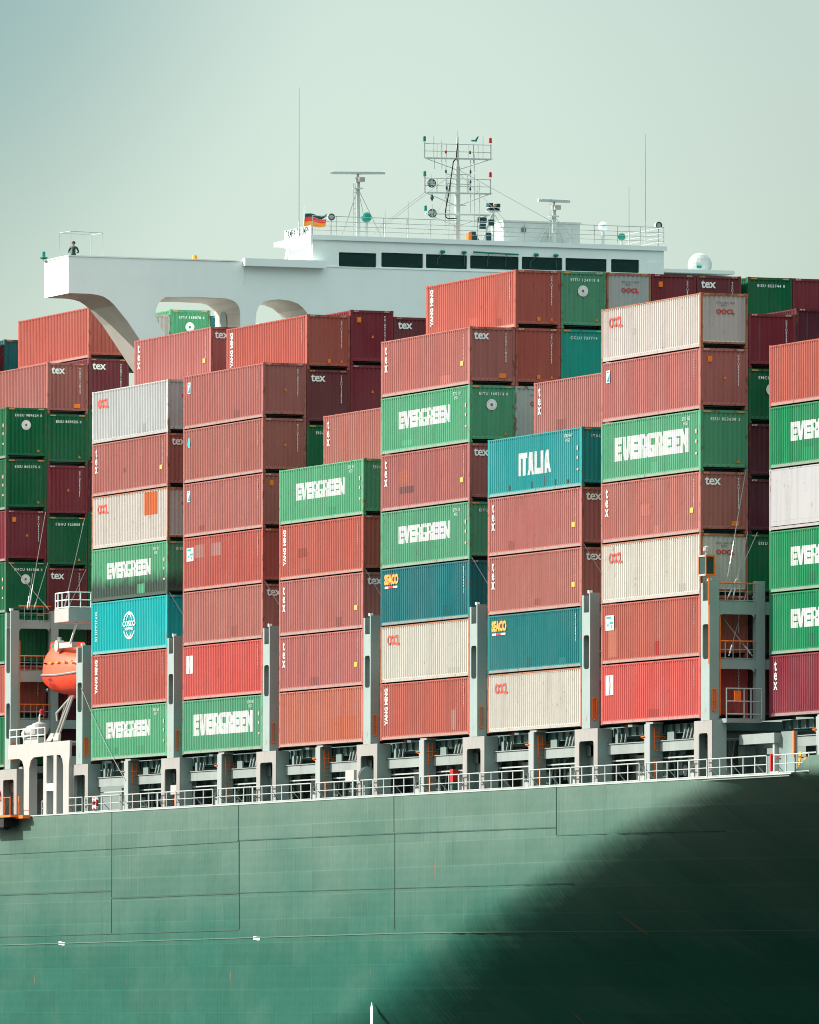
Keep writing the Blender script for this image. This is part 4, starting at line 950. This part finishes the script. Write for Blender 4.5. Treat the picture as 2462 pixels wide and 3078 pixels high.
# mast with satellite compass, box house, domes, searchlights
simple('equipment_mast', 'short white mast topped by a round platform with dark equipment, right of signal mast', 'mast', (XM, 25.8, ZR),
       [('mast_pole', MB().tube((0, 0, 0), (0, 0, 1.7), .07, .06), M_top), ('platform', MB().lathe((0, 0, 1.72), [(.1, 0), (.42, .06), (.44, .12), (.1, .13)], 14), M_top),
        ('upper_platform', MB().lathe((0, 0, 1.98), [(.1, 0), (.38, .02), (.38, .06), (.1, .07)], 14), M_top),
        ('equipment', MB().box(-.2, .2, -.34, -.06, 1.86, 1.97).box(-.2, .2, .02, .3, 1.86, 1.97).box(-.2, .2, -.36, -.1, 2.06, 2.28).box(-.2, .2, .12, .34, 2.06, 2.25), M_navy),
        ('orange_drum', MB().tube((0, -.08, 2.06), (0, .1, 2.06), .1), M_or), ('brace', MB().path([(0, -.1, 1.6), (0, -.7, 0)], .05).path([(0, .1, 1.6), (0, .95, .3)], .02), M_top),
        ('cabinet', MB().box(-.1, .1, -.95, -.45, 1.15, 1.45).box(-.1, .1, -.85, -.5, .8, 1.1).box(-.1, .1, -.3, .0, 1.0, 1.35).box(-.1, .1, -.45, -.15, .05, .6), M_navy)])
simple('roof_locker_house', 'white box house behind the low radar scanner', 'deck house', (XM, 26.65, ZR), [('wall', MB().box(-2.5, -.6, 0, 4.7, 0, 1.32), M_top), ('roof_edge', MB().box(-2.55, -.55, -.06, 4.78, 1.321, 1.40), M_top), ('vent', MB().box(-.6, -.5, 1.1, 1.35, .75, 1.0), M_dark)])
simple('hatch_box', 'small dark and orange box beside the foot of the signal mast', 'box', (XM, 24.3, ZR), [('box', MB().box(-.2, .2, .1, .35, 0, .62), M_navy), ('side', MB().box(-.2, .2, -.1, .09, 0, .55), M_or), ('slope', MB().prism([(.36, 0), (.62, 0), (.36, .5)], -.2, .2, 'x'), M_navy)])
def dome(label, x, y, z, r_, m=None, base=.3, bm=None, g=None):
    simple('satellite_dome', label, 'dome', (x, y, z), [('dome', ball(r_, base + r_ * .75, 18), m or M_top), ('pedestal', MB().tube((0, 0, 0), (0, 0, base), r_ * .35), bm or M_top)], g)
dome('big pale satellite dome behind the containers at right', -91, 38.95, 28.42, .70, base=.05)
MB().box(-91 + .7, -91 + .72, 38.45, 38.75, 28.75, 28.9).obj('dome_label', M_grn, bpy.data.objects['satellite_dome'])
bpy.data.objects['dome_label'].matrix_parent_inverse = Matrix.Translation((91, -38.95, -28.42))
dome('green dome on a bracket beside the left radar mast', XM + .3, 17.96, ZR, .30, M_grn, .98)
dome('green dome low on the roof right of the box house', XM + .3, 33.55, ZR, .22, M_grn, .42)
dome('white capsule dome on a post, right part of the roof', XM, 32.53, ZR, .28, M_white, .95)
def searchlight(label, y, z):
    simple('searchlight', label, 'searchlight', (XM + .4, y, ZR), [('post', MB().tube((0, 0, 0), (0, 0, z - ZR - .15), .035), M_rail), ('drum', MB().tube((-.22, 0, z - ZR), (.05, 0, z - ZR), .17, .20, 16), M_top),
           ('rim', MB().lathe((.05, 0, z - ZR), [(.20, 0), (.20, .05), (.15, .05), (.15, 0)], 16, 'x'), M_navy), ('lens', MB().tube((.06, 0, z - ZR), (.07, 0, z - ZR), .14, n=14), M_steel)], 'searchlights on the bridge roof')
searchlight('round searchlight at the left end of the roof beside the flag', 15.78, 30.91)
searchlight('round searchlight at the right end of the bridge roof', 35.78, 31.07)
for (y, z, lab) in ((14.0, 38.2, 'tallest whip aerial left of the flag'), (34.13, 33.3, 'thin short whip aerial at the right of the roof'), (35.15, 36.3, 'long whip aerial at the right end of the roof'), (20.6, 32.0, 'small forked aerial left of the signal mast'), (19.2, 31.5, 'thin aerial between radar and signal mast')):
    simple('whip_aerial', lab, 'aerial', (XM, y, ZR), [('rod', MB().tube((0, 0, 0), (0, 0, z - ZR), .03, .012, 6), M_steel), ('base', MB().tube((0, 0, 0), (0, 0, .9), .045), M_top)], 'whip aerials')
# flag
ft = thing('flag', 'waving black, red and gold striped flag at the left end of the bridge roof', 'flag', (XM, 14.3, ZR))
MB().path([(0, 0, 0), (0, .02, 1.75)], .022).obj('flagstaff', M_white, ft)
cols = [('black_stripe', (.01, .06, .06)), ('red_stripe', (.78, .05, .03)), ('gold_stripe', (.85, .30, .03))]
for k, (nm, cc) in enumerate(cols):
    vs = []; fs = []; n = 16
    for i in range(n + 1):
        s_ = i / n; y = .06 + 1.28 * s_ - .10 * math.sin(s_ * 3) * (k + 1) * .3; top = 1.33 + .12 * math.sin(s_ * 5.2 + .4) * s_ - .05 * s_ + (.22 * max(0, s_ - .82) * 4 if k == 0 else 0); x = .10 * math.sin(s_ * 7 + .5)
        hh = (.20, .27, .30)[k] * (1 - .25 * s_) ; off = sum((.20, .27, .30)[:k]) * (1 - .25 * s_)
        y -= .12 * (off + 0) ; vs += [(x, y, top - off), (x, y - .12 * hh, top - off - hh)]
        if i: q_ = 2 * i; fs.append((q_ - 2, q_, q_ + 1, q_ - 1))
    o = MB().add(vs, fs).obj(nm, MT, ft, True, cc)
# sidelight and beacon on the wing, awning frame
simple('wing_lamp', 'green lamp at the outer end of the bridge wing', 'lamp', (-92.2, -.42, 28.1), [('lamp', MB().lathe((0, 0, .12), [(.02, 0), (.22, .05), (.22, .12), (.09, .16), (.09, .4), (.03, .46)], 10), M_grn), ('bracket', MB().box(-.1, .3, -.05, .1, 0, .12), M_steel)])
simple('beacon', 'small yellow beacon on the bridge wing top', 'beacon', (-88.6, 7.25, 28.19), [('lamp', MB().tube((0, 0, 0), (0, 0, .22), .15, .12, 10), M_yel)])
t = thing('awning_frame', 'thin pipe awning frame over the wing lookout position', 'frame', (-88.8, 0, 28.1))
mb = MB(); f = [(0, -.03, 1.46), (0, 1.85, 1.42), (-1.9, 1.85, 1.45), (-1.9, -.03, 1.5)]
mb.path(f + [f[0]], .022, 5)
for p in f: mb.path([(p[0], p[1], 0), p], .022, 5)
mb.obj('pipe_frame', M_rail, t)

# ------------------------------------------------------------------ people
def person(name, label, loc, rz, top, legs, skin=M_skin, hair=None, helmet=None, lean=0., arms='down'):
    """one continuous skinned body; clothes as coloured zones of the same mesh, head gear as a child"""
    me = bpy.data.meshes.new('person'); V = []; E_ = []; Rr = []
    def v(p, r_): V.append(p); Rr.append(r_); return len(V) - 1
    def e(a, b_): E_.append((a, b_))
    pel = v((0, 0, .95), (.16, .12)); wa = v((0, 0, 1.12), (.15, .11)); ch = v((lean * .5, 0, 1.33), (.19, .13)); nk0 = v((lean, 0, 1.46), (.10, .09)); nk = v((lean, 0, 1.52), (.055, .055)); hd = v((lean + .01, 0, 1.62), (.085, .10)); ht = v((lean, 0, 1.70), (.075, .08))
    for a, b_ in ((pel, wa), (wa, ch), (ch, nk0), (nk0, nk), (nk, hd), (hd, ht)): e(a, b_)
    for s_ in (-1, 1):
        sh = v((lean, s_ * .19, 1.42), (.065, .065)); el = v((lean + .03, s_ * .29, 1.16), (.046, .046)); e(nk0, sh); e(sh, el)
        w = v((.30, s_ * .16, 1.10), (.034, .034)) if arms == 'rail' else v((.08, s_ * .30, .90), (.034, .034)); e(el, w)
        hx, hy, hz = V[w]; dx, dz = (.09, 0.) if arms == 'rail' else (.02, -.09)
        h = v((hx + dx * .6, hy, hz + dz * .6), (.032, .022)); e(w, h)
        for k in range(4):
            f0 = v((hx + dx * 1.1, hy + (k - 1.5) * .02, hz + dz * 1.1), (.009, .009)); f1 = v((hx + dx * 1.7, hy + (k - 1.5) * .021, hz + dz * 1.7 - .01), (.008, .008)); e(h, f0); e(f0, f1)
        th = v((hx + dx * .7, hy - s_ * .045, hz + dz * .7), (.010, .010)); e(h, th)
        hp = v((0, s_ * .10, .88), (.10, .10)); kn = v((.02, s_ * .11, .50), (.062, .062)); an = v((0, s_ * .11, .10), (.042, .042)); toe = v((.15, s_ * .12, .04), (.04, .035)); e(pel, hp); e(hp, kn); e(kn, an); e(an, toe)
    nose = v((lean + .105, 0, 1.615), (.012, .014)); e(hd, nose)
    me.from_pydata(V, E_, []); o = bpy.data.objects.new(name, me); C.objects.link(o)
    m = o.modifiers.new('skin', 'SKIN'); m.use_smooth_shade = True
    for i, r_ in enumerate(Rr): me.skin_vertices[0].data[i].radius = r_
    me.skin_vertices[0].data[0].use_root = True
    s2 = o.modifiers.new('sub', 'SUBSURF'); s2.levels = s2.render_levels = 1
    bpy.context.view_layer.update(); dg = bpy.context.evaluated_depsgraph_get(); nm = bpy.data.meshes.new_from_object(o.evaluated_get(dg))
    o.modifiers.clear(); o.data = nm; nm.materials.clear()
    for mm in (top, legs, skin): nm.materials.append(mm)
    for p in nm.polygons:
        c = p.center; p.material_index = 2 if c.z > 1.50 or (arms == 'rail' and c.x > .27 and c.z > 1.0) or (arms != 'rail' and c.z < .92 and abs(c.y) > .26) else 1 if c.z < 1.0 and abs(c.y) < .26 else 0
        p.use_smooth = True
    tag(o, label, 'person'); o.location = loc; o.rotation_euler[2] = rz
    hb = MB().lathe((lean - .015, 0, 1.66), [(.10, -.02), (.108, .03), (.09, .09), (.05, .125), (.0, .135)], 12)
    if helmet: hb.box(lean + .06, lean + .14, -.06, .06, 1.655, 1.665); hb.obj('helmet', helmet, o, True)
    else: hb.obj('hair', hair or M_hair, o, True)
    ey = MB()
    for s_ in (-1, 1): ey.lathe((lean + .088, s_ * .032, 1.635), [(0, -.012), (.012, 0), (0, .012)], 6)
    ey.obj('eyes', M_blk, o)
    return o
person('person', 'dark haired person in a dark green jacket leaning on the wing bulwark', (-88.75, .12, 27.22), R(-25), M_navy, M_navy, arms='rail')
person('person', 'worker in red coverall and white helmet on the orange platform at far left', (-98.7, -.9, -2.72), R(-20), M_cov, M_cov, helmet=M_white)

# ------------------------------------------------------------------ lifeboat
lb = thing('lifeboat', 'orange enclosed lifeboat hanging in its davit left of the stacks', 'lifeboat', (-93.2, 2.5, 3.95))
ST = [(-4.5, .70, 1.0, 1.22, 1.6), (-4.25, 1.02, .74, 1.2, 2.25), (-3.7, 1.3, .42, 1.18, 2.75), (-2.9, 1.42, .18, 1.15, 2.92), (-1.9, 1.48, .05, 1.12, 2.8), (-.6, 1.5, 0, 1.1, 2.55), (1.6, 1.42, .05, 1.15, 2.3), (2.5, 1.1, .25, 1.25, 2.1), (3.2, .6, .6, 1.4, 1.9), (3.5, .12, 1.1, 1.5, 1.7)]
def loft(sec, n):
    vs = []; fs = []
    for k, s_ in enumerate(ST):
        vs += sec(s_)
        if k: a = (k - 1) * n; b_ = k * n; fs += [(a + i, b_ + i, b_ + i + 1, a + i + 1) for i in range(n - 1)]
    return MB().add(vs, fs)
def hsec(s_):
    x, w, zk, zg, zt = s_; return [(x, -w * math.cos(a) ** .55 if math.cos(a) > 1e-6 else 0, zg - (zg - zk) * math.sin(a) ** 1.1) for a in [math.pi / 2 * i / 8 for i in range(9)]] + [(x, w * math.cos(a) ** .55 if math.cos(a) > 1e-6 else 0, zg - (zg - zk) * math.sin(a) ** 1.1) for a in [math.pi / 2 * (8 - i) / 8 for i in range(1, 9)]]
def csec(s_):
    x, w, zk, zg, zt = s_; w *= .97; k_ = .62; return [(x, -w * math.cos(a) ** k_ if math.cos(a) > 1e-6 else 0, zg + (zt - zg) * math.sin(a) ** .85) for a in [math.pi / 2 * i / 8 for i in range(9)]] + [(x, w * math.cos(a) ** k_ if math.cos(a) > 1e-6 else 0, zg + (zt - zg) * math.sin(a) ** .85) for a in [math.pi / 2 * (8 - i) / 8 for i in range(1, 9)]]
M_boat2 = paint('lifeboat_canopy_orange', (.80, .115, .055), .4, .1, 0)
loft(hsec, 17).obj('hull', M_boat, lb, True); loft(csec, 17).obj('canopy', M_boat2, lb, True)
mb = MB(); mb.path([(s_[0], -s_[1] - .02, s_[3]) for s_ in ST], .06, 6); mb.path([(s_[0], s_[1] + .02, s_[3]) for s_ in ST], .06, 6); mb.obj('rubbing_strake', M_steel, lb)
mb = MB(); mb.prism([(-4.1, 2.1), (-3.6, 3.05), (-2.5, 3.05), (-1.6, 2.45)], -.8, .8, 'y'); mb.obj('cupola', M_boat, lb)
mb = MB(); mb.prism([(-3.55, 2.62), (-3.4, 2.92), (-2.7, 2.92), (-2.5, 2.62)], -.825, -.802, 'y'); mb.obj('cupola_window', M_grn, lb)
mb = MB(); mb.prism([(-3.6, 1.0), (-1, .3), (3.4, .5), (3.4, -.0), (-3, -.0)], -.12, .12, 'y') if False else mb.box(-2.6, 2.2, -.14, .14, -.16, .1); mb.obj('keel_skeg', M_boat, lb)
mb = MB()
for i in range(5): mb.box(-3.1 + i * 1.1, -2.6 + i * 1.1, -1.50 + (.1 if i == 0 else 0), -1.40, 1.78, 1.85)
mb.obj('grab_handle', M_yel, lb)
mb = MB(); mb.lathe((-3.75, -.95, .35), [(0, -.1), (.12, 0), (0, .1)], 8, 'y'); mb.obj('propeller_guard', M_grn, lb)
place(text_mesh('TAMPA\nTRIUMPH', .26, .02), lb, 'S', (-2.3, -1.5, .80), (.2, .02, .02))
# davit
t = thing('lifeboat_davit', 'cream lifeboat davit with slanted lattice struts and a sheave head', 'davit', (-92.6, 1.2, 1.25))
for xo in (0., .55):
    mb = MB(); mb.box(.0, 0, 0, 0, 0, 0) if False else None
    mb.path([(-1.3 + xo, -.3, .2), (1.35 + xo * .6, -.25, 2.55)], .075, 6); mb.obj('strut', M_cream, t)
mb = MB(); mb.path([(-.95, -.3, 1.65), (1.3, -.25, 2.5)], .07, 6); mb.path([(-.95, -.3, 1.65), (-.85, -.3, 1.2)], .06); mb.path([(-.3, -.3, 1.2), (.5, -.28, 2.2)], .03); mb.obj('link_arm', M_cream, t)
mb = MB(); mb.lathe((-1.9, .2, 5.45), [(.05, -.2), (.33, -.2), (.33, .2), (.05, .2)], 14, 'y'); mb.box(-1.9, .6, .05, .35, 5.3, 5.6); mb.path([(-1.9, .2, 5.6), (-1.9, .2, 5.95)], .12); mb.obj('sheave_head', M_cream, t)
for xo in (0, .9): MB().prism([(-2.4 + xo, 0), (-1.0 + xo, 0), (-.9 + xo, .45), (-1.3 + xo, .55), (-1.9 + xo, .25)], -.5, -.35, 'y').obj('base_bracket', M_cream, t)
wn = thing('winch', 'cream winch with rounded drum and red brake handle on the boat frame', 'winch', (-96.2, .35, 1.25))
MB().tube((-1.1, .3, .75), (.2, .3, .75), .32, .34, 14).tube((-1.6, .3, .55), (-1.1, .3, .6), .36, .36, 14).obj('drum', M_cream, wn)
MB().lathe((.5, .3, .9), [(0.01, -.4), (.45, -.38), (.5, 0), (.42, .2), (.01, .36)], 14).obj('gear_case', M_cream, wn)
MB().box(-1.5, .9, .1, .5, 0, .35).obj('base', M_cream, wn)
mb = MB(); mb.path([(.5, .3, 1.2), (.5, .3, 1.55), (.8, .3, 1.75)], .05); mb.obj('brake_lever', M_white, wn); MB().lathe((.85, .3, 1.75), [(0, -.16), (.13, -.1), (.13, .1), (0, .2)], 8).obj('brake_weight', M_cov, wn)
# white portal frame carrying the boat gear
t = thing('portal_structure', 'white portal frame with rounded openings under the lifeboat', 'frame', (-93.0, -.3, DK))
xo = 93.0; z0 = DK
def fp(x0, x1, za, zb, r_, c=(1, 1, 0, 0)): return [(a + xo, b_ - z0) for a, b_ in rrect(x0, x1, za, zb, r_, corners=c)]
outer = [(-98.3, 1.2), (-98.3, .40), (-96.4, .40), (-95.9, .25), (-95.62, -.1), (-95.62, -2.84), (-94.75, -2.84), (-94.72, -.2), (-94.45, .25), (-94.0, .42), (-92.32, .45), (-92.32, -2.84), (-91.78, -2.84), (-91.78, .46), (-90.62, .47), (-90.62, -2.84), (-90.1, -2.84), (-90.1, .48), (-89.5, .45), (-89.15, .2), (-89.0, -.2), (-89.0, -2.84), (-88.08, -2.84), (-88.08, -.2), (-87.95, .3), (-87.9, 1.22)]
holed([(a + xo, b_ - z0) for a, b_ in outer], [], 0, .12, 'y').obj('portal_plate', M_cream, t)
for x in (-94.85, -91.86, -90.18, -88.16, -95.62, -92.32, -90.62, -89.0): MB().box(x + xo, x + .08 + xo, .122, .5, .02, 3.2).obj('web_plate', M_cream, t)
MB().box(-91.78 + xo, -90.62 + xo, .0, .12, 1.35, 1.75).obj('cross_bar', M_white, t)
MB().box(-98.3 + xo, -87.9 + xo, .12, 2.2, 3.95, 4.05).obj('top_plate', M_cream, t)
mb = MB()
for z in (4.5, 4.9): mb.path([(-98.2 + xo, .05, z), (-92.2 + xo, .05, z)], .03)
for i in range(6): mb.path([(-98.2 + i * 1.2 + xo, .05, 4.05), (-98.2 + i * 1.2 + xo, .05, 4.9)], .035)
mb.obj('railing', M_white, t)
MB().box(-93.4 + xo, -93.05 + xo, 1.4, 1.7, 1.5, 2.0).obj('orange_box', M_or, t)
# pale wall and box left of the frame
simple('deck_cabin', 'pale grey cabin wall at the far left deck edge', 'cabin', (-98.0, 1.6, DK), [('wall', MB().box(-1.2, 1.6, 0, 1.2, 0, 2.0), M_ped), ('roof_lip', MB().box(-3.2, 1.7, -1.2, 1.3, 2.5, 2.85), M_ped), ('handle', MB().tube((1.62, .2, 1.2), (1.9, .2, 1.2), .06), M_dark)])
# pilot platform hung outside the deck edge
t = thing('pilot_platform', 'orange railed platform hanging outside the deck edge at far left', 'platform', (-97.5, -.95, DK - .05))
mb = MB(); mb.box(-2.6, 2.5, -.35, .6, 0, .12); mb.obj('platform_floor', M_or, t); MB().box(2.1, 3.3, .1, .55, -.08, .1).obj('end_step', M_or, t)
MB().box(-2.6, 1.2, -.3, .4, -.55, -.06).tube((-2.4, 0, -.4), (.9, 0, -.4), .3).obj('fender', M_blk, t)
mb = MB()
for x in (-1.2, .2, 1.3, 2.3): mb.path([(x, -.3, .1), (x, -.3, 1.15)], .035)
mb.path([(-2.6, -.3, 1.1), (2.3, -.3, 1.1)], .02); mb.obj('platform_rail', M_or, t)
mb = MB(); mb.path([(1.3, -.3, .1), (2.3, -.3, .9)], .015); mb.obj('rope', M_blk, t)
MB().box(2.5, 2.6, .1, .2, .15, 1.15).obj('orange_post', M_or, t)

# ------------------------------------------------------------------ things on deck
def lifebuoy(x, label):
    t = thing('lifebuoy', label, 'lifebuoy', (x, -.33, DK + .5)); mb = MB(); n = 20; m_ = 8; vs = []; fs = []
    for i in range(n):
        a = 2 * math.pi * i / n
        for k in range(m_): b_ = 2 * math.pi * k / m_; rr_ = .29 + .07 * math.cos(b_); vs.append((rr_ * math.cos(a), .07 * math.sin(b_), rr_ * math.sin(a)))
        fs += [(i * m_ + k, ((i + 1) % n) * m_ + k, ((i + 1) % n) * m_ + (k + 1) % m_, i * m_ + (k + 1) % m_) for k in range(m_)]
    o = MB().add(vs, fs).obj('ring', M_cov, t, True)
    for a in (45, 135, 225, 315): MB().box(-.09, .09, -.08, .08, .2, .38).obj('reflective_band', M_white, t).rotation_euler = (0, R(a), 0)
lifebuoy(-83.6, 'red lifebuoy hung on the deck railing right of the boat frame')
def locker(kind, label, cat, x, y, w, dpt, h, m, z=0, legs=False):
    t = thing(kind, label, cat, (x, y, DK + z)); MB().box(0, w, 0, dpt, .0, h).obj('body', m, t); MB().box(-.03, w + .03, -.03, dpt + .03, h, h + .04).obj('lid', m, t); MB().box(w * .4, w * .6, -.03, 0, h * .45, h * .55).obj('latch', M_dark, t)
M_lock = paint('pale_locker_paint', (.42, .46, .43), .5, .2, .1)
k = 0; sides = ['left', 'middle', 'right']
for b in 'BCDEFG':
    for i, (dx, w, h) in enumerate(((-11.6, 1.1, 1.35), (-5.2, 1.2, 1.2), (-2.9, .8, 1.45))):
        locker('deck_locker', f'pale upright locker in the {sides[i]} of the passage below the {BAYN[b]} bay from right', 'locker', XB(b) + dx, 1.6, w, .6, h, M_lock)
    locker('winch_box', f'dark machinery box behind the railing below the {BAYN[b]} bay from right', 'box', XB(b) - 9.4, 1.9, .8, .6, .8, M_dark)
# lashing gear bins above the walkway beams: slanted plates and rods
for b in 'BCDEFG':
    t = thing('gear_rack', f'dark rack of slanted lashing gear under the {BAYN[b]} bay from right', 'rack', (XB(b), .60, DK), 'gear racks above the walkway beams')
    MB().box(-5.4, -4.6, 0, .1, 1.96, 2.35).obj('tray', M_mid, t); MB().box(-11.8, -11.5, 0, .1, 1.96, 2.45).obj('tray', M_mid, t)
    for i in range(4): MB().prism([(-3.6 + i * .42, 2.0), (-3.45 + i * .42, 2.0), (-3.15 + i * .42, 2.5), (-3.3 + i * .42, 2.5)], 0, .08, 'y').obj('slanted_plate', M_mid, t)
    for i in range(2): MB().prism([(-11.2 + i * .5, 2.0), (-11.1 + i * .5, 2.0), (-10.95 + i * .5, 2.4), (-11.05 + i * .5, 2.4)], 0, .08, 'y').obj('slanted_plate', M_mid, t)
t = thing('ventilator', 'grey mushroom ventilator with curved cowl by the fifth bay from right', 'ventilator', (-43.6, .1, DK))
MB().tube((0, 0, 0), (0, 0, .9), .22).obj('pipe', M_grey, t); MB().lathe((.1, 0, 1.1), [(.08, -.25), (.42, -.2), (.5, .0), (.42, .05), (.08, .06)], 16, 'x').obj('cowl', M_grey, t)
t = thing('junction_box', 'cream junction box on an orange post by the fifth bay from right', 'box', (-45.6, .05, DK))
MB().box(-.6, .6, -.1, .25, .85, 1.45).obj('body', M_cream, t); MB().box(-.15, .25, 0, .2, 0, .85).obj('post', M_dark, t)
t = thing('junction_box', 'cream junction box on an orange stand by the sixth post from right', 'box', (-71.9, .05, DK))
MB().box(-.45, .45, -.1, .25, .75, 1.25).obj('body', M_cream, t); MB().box(-.1, .2, 0, .2, 0, .75).obj('post', M_or, t)
simple('fire_extinguisher', 'red extinguisher box on the railing under the fourth bay from right', 'fire equipment', (-32.6, .3, DK), [('case', MB().box(0, .45, 0, .3, .6, 1.2), M_cov), ('base', MB().box(0.05, .4, 0, .3, 0, .6), M_dark)])
simple('bollard_post', 'red post with pale foot in the railing gap at right', 'post', (8.9, -.25, DK), [('post', MB().box(-.07, .07, -.05, .05, .15, .95), M_cov), ('foot', MB().tube((-.1, 0, .07), (.9, 0, .07), .06), M_cream), ('chain', MB().path([(.12, 0, .9), (.6, 0, .72), (1.1, 0, .88)], .02), M_cov)])
for i, (x, z) in enumerate(((11.55, .25), (12.15, .1), (12.75, .2))):
    simple('striped_board', ['left', 'middle', 'right'][i] + ' slanted yellow board by the bow bulwark', 'board', (x, -.1, DK), [('board', MB().prism([(-.12, 0), (.12, 0), (.42, .75 + .2 * (1 - i)), (.18, .8 + .2 * (1 - i))], 0, .04, 'y'), M_yel)], 'slanted yellow boards')
# hatch end box at the right with yellow edge
t = thing('hatch_end_box', 'grey box girder with a yellow edge at the far right above the railing', 'girder', (4.2, 1.2, DK))
MB().box(-2.4, 1.7, 0, .4, 1.56, 2.03).obj('girder', M_beam, t); MB().prism([(1.72, 0), (3.25, 0), (3.25, 2.08), (1.72, 2.08)], .35, .5, 'y').obj('end_plate', M_mid, t); MB().box(3.18, 3.32, .28, .345, .9, 2.08).obj('yellow_edge', M_or, t); MB().box(1.3, 1.5, .1, .34, 0, 1.555).obj('leg', M_rail, t)
# small railed stand on deck between lashing frame posts
t = thing('access_stand', 'small railed stand inside the right lashing frame with orange sign', 'stand', (1.8, .27, 0.0))
mb = MB(); mb.box(-.7, .2, .2, 2.0, -.25, -.05); mb.obj('stand_floor', M_beam, t)
mb = MB()
for z in (.15, .75, 1.35): mb.path([(.2, .2, z), (.2, 2.0, z)], .03)
for y in (.2, 1.1, 1.45, 2.0): mb.path([(.2, y, -.05), (.2, y, 1.35)], .03)
mb.obj('railing', M_rail, t); MB().box(.16, .19, .6, .95, .75, 1.25).obj('sign', M_or, t)
# ------------------------------------------------------------------ lashing rods
def rod(a, b_, lab):
    t = thing('lashing_rod', lab, 'lashing rod', a, 'thin steel lashing rods'); v = Vector(b_) - Vector(a)
    MB().path([(0, 0, 0), tuple(v)], .02, 5).obj('rod', M_steel, t); MB().tube(tuple(v * .04), tuple(v * .16), .045, n=6).obj('turnbuckle', M_steel, t)
for b in 'CDEFG':
    xf = XB(b); rod((xf + .9, 1.0, 6.4), (xf + .03, 2.35, 8.78), f'short steel rod leaning right above the post of the {BAYN[b]} bay from right')
    rod((xf + .6, 1.45, 6.42), (xf + .03, .12, 8.82), f'short steel rod leaning left above the post of the {BAYN[b]} bay from right')
for i, (a, c_) in enumerate((((1.3, .8, 6.4), (.03, 2.3, 11.66)), ((1.3, 1.1, 5.6), (.03, 2.4, 8.8)), ((1.3, .9, 2.9), (.03, 2.3, 5.85)), ((1.3, 2.1, 2.9), (.03, .2, 5.85)), ((1.3, .8, 5.55), (.03, 2.9, 8.8)))):
    rod(a, c_, 'thin steel rod inside the right lashing frame, ' + ['longest one reaching highest', 'upper right one', 'lower one leaning right', 'lower one leaning left', 'one ending right of the white container'][i])
for i, (a, c_) in enumerate((((-98.6, 1.0, 8.9), (-99.65, 2.35, 14.5)), ((-98.6, 1.3, 8.9), (-99.65, 2.5, 11.62)), ((-98.6, 2.2, 8.9), (-99.65, .15, 11.62)), ((-98.6, 3.1, 8.9), (-99.65, 4.7, 14.2)), ((-98.6, 3.3, 8.9), (-99.65, 4.8, 11.3)), ((-98.6, .9, 8.9), (-99.65, 1.6, 11.0)))):
    rod(a, c_, 'long steel rod above the left lashing frame, ' + ['tallest left one', 'left one leaning right', 'left one leaning left', 'tallest right one', 'right one behind the balcony', 'shortest one at left'][i])
t = thing('boat_line', 'thin pale line slanting from the lifeboat post down to the first stanchion', 'rope', (-86.75, -.06, 4.1)); v = Vector((-79.4, -.08, -1.2)) - Vector((-86.75, -.06, 4.1))
MB().path([tuple(v * (k / 8) - Vector((0, 0, .25 * math.sin(math.pi * k / 8)))) for k in range(9)], .018, 5).obj('line', M_mid, t)
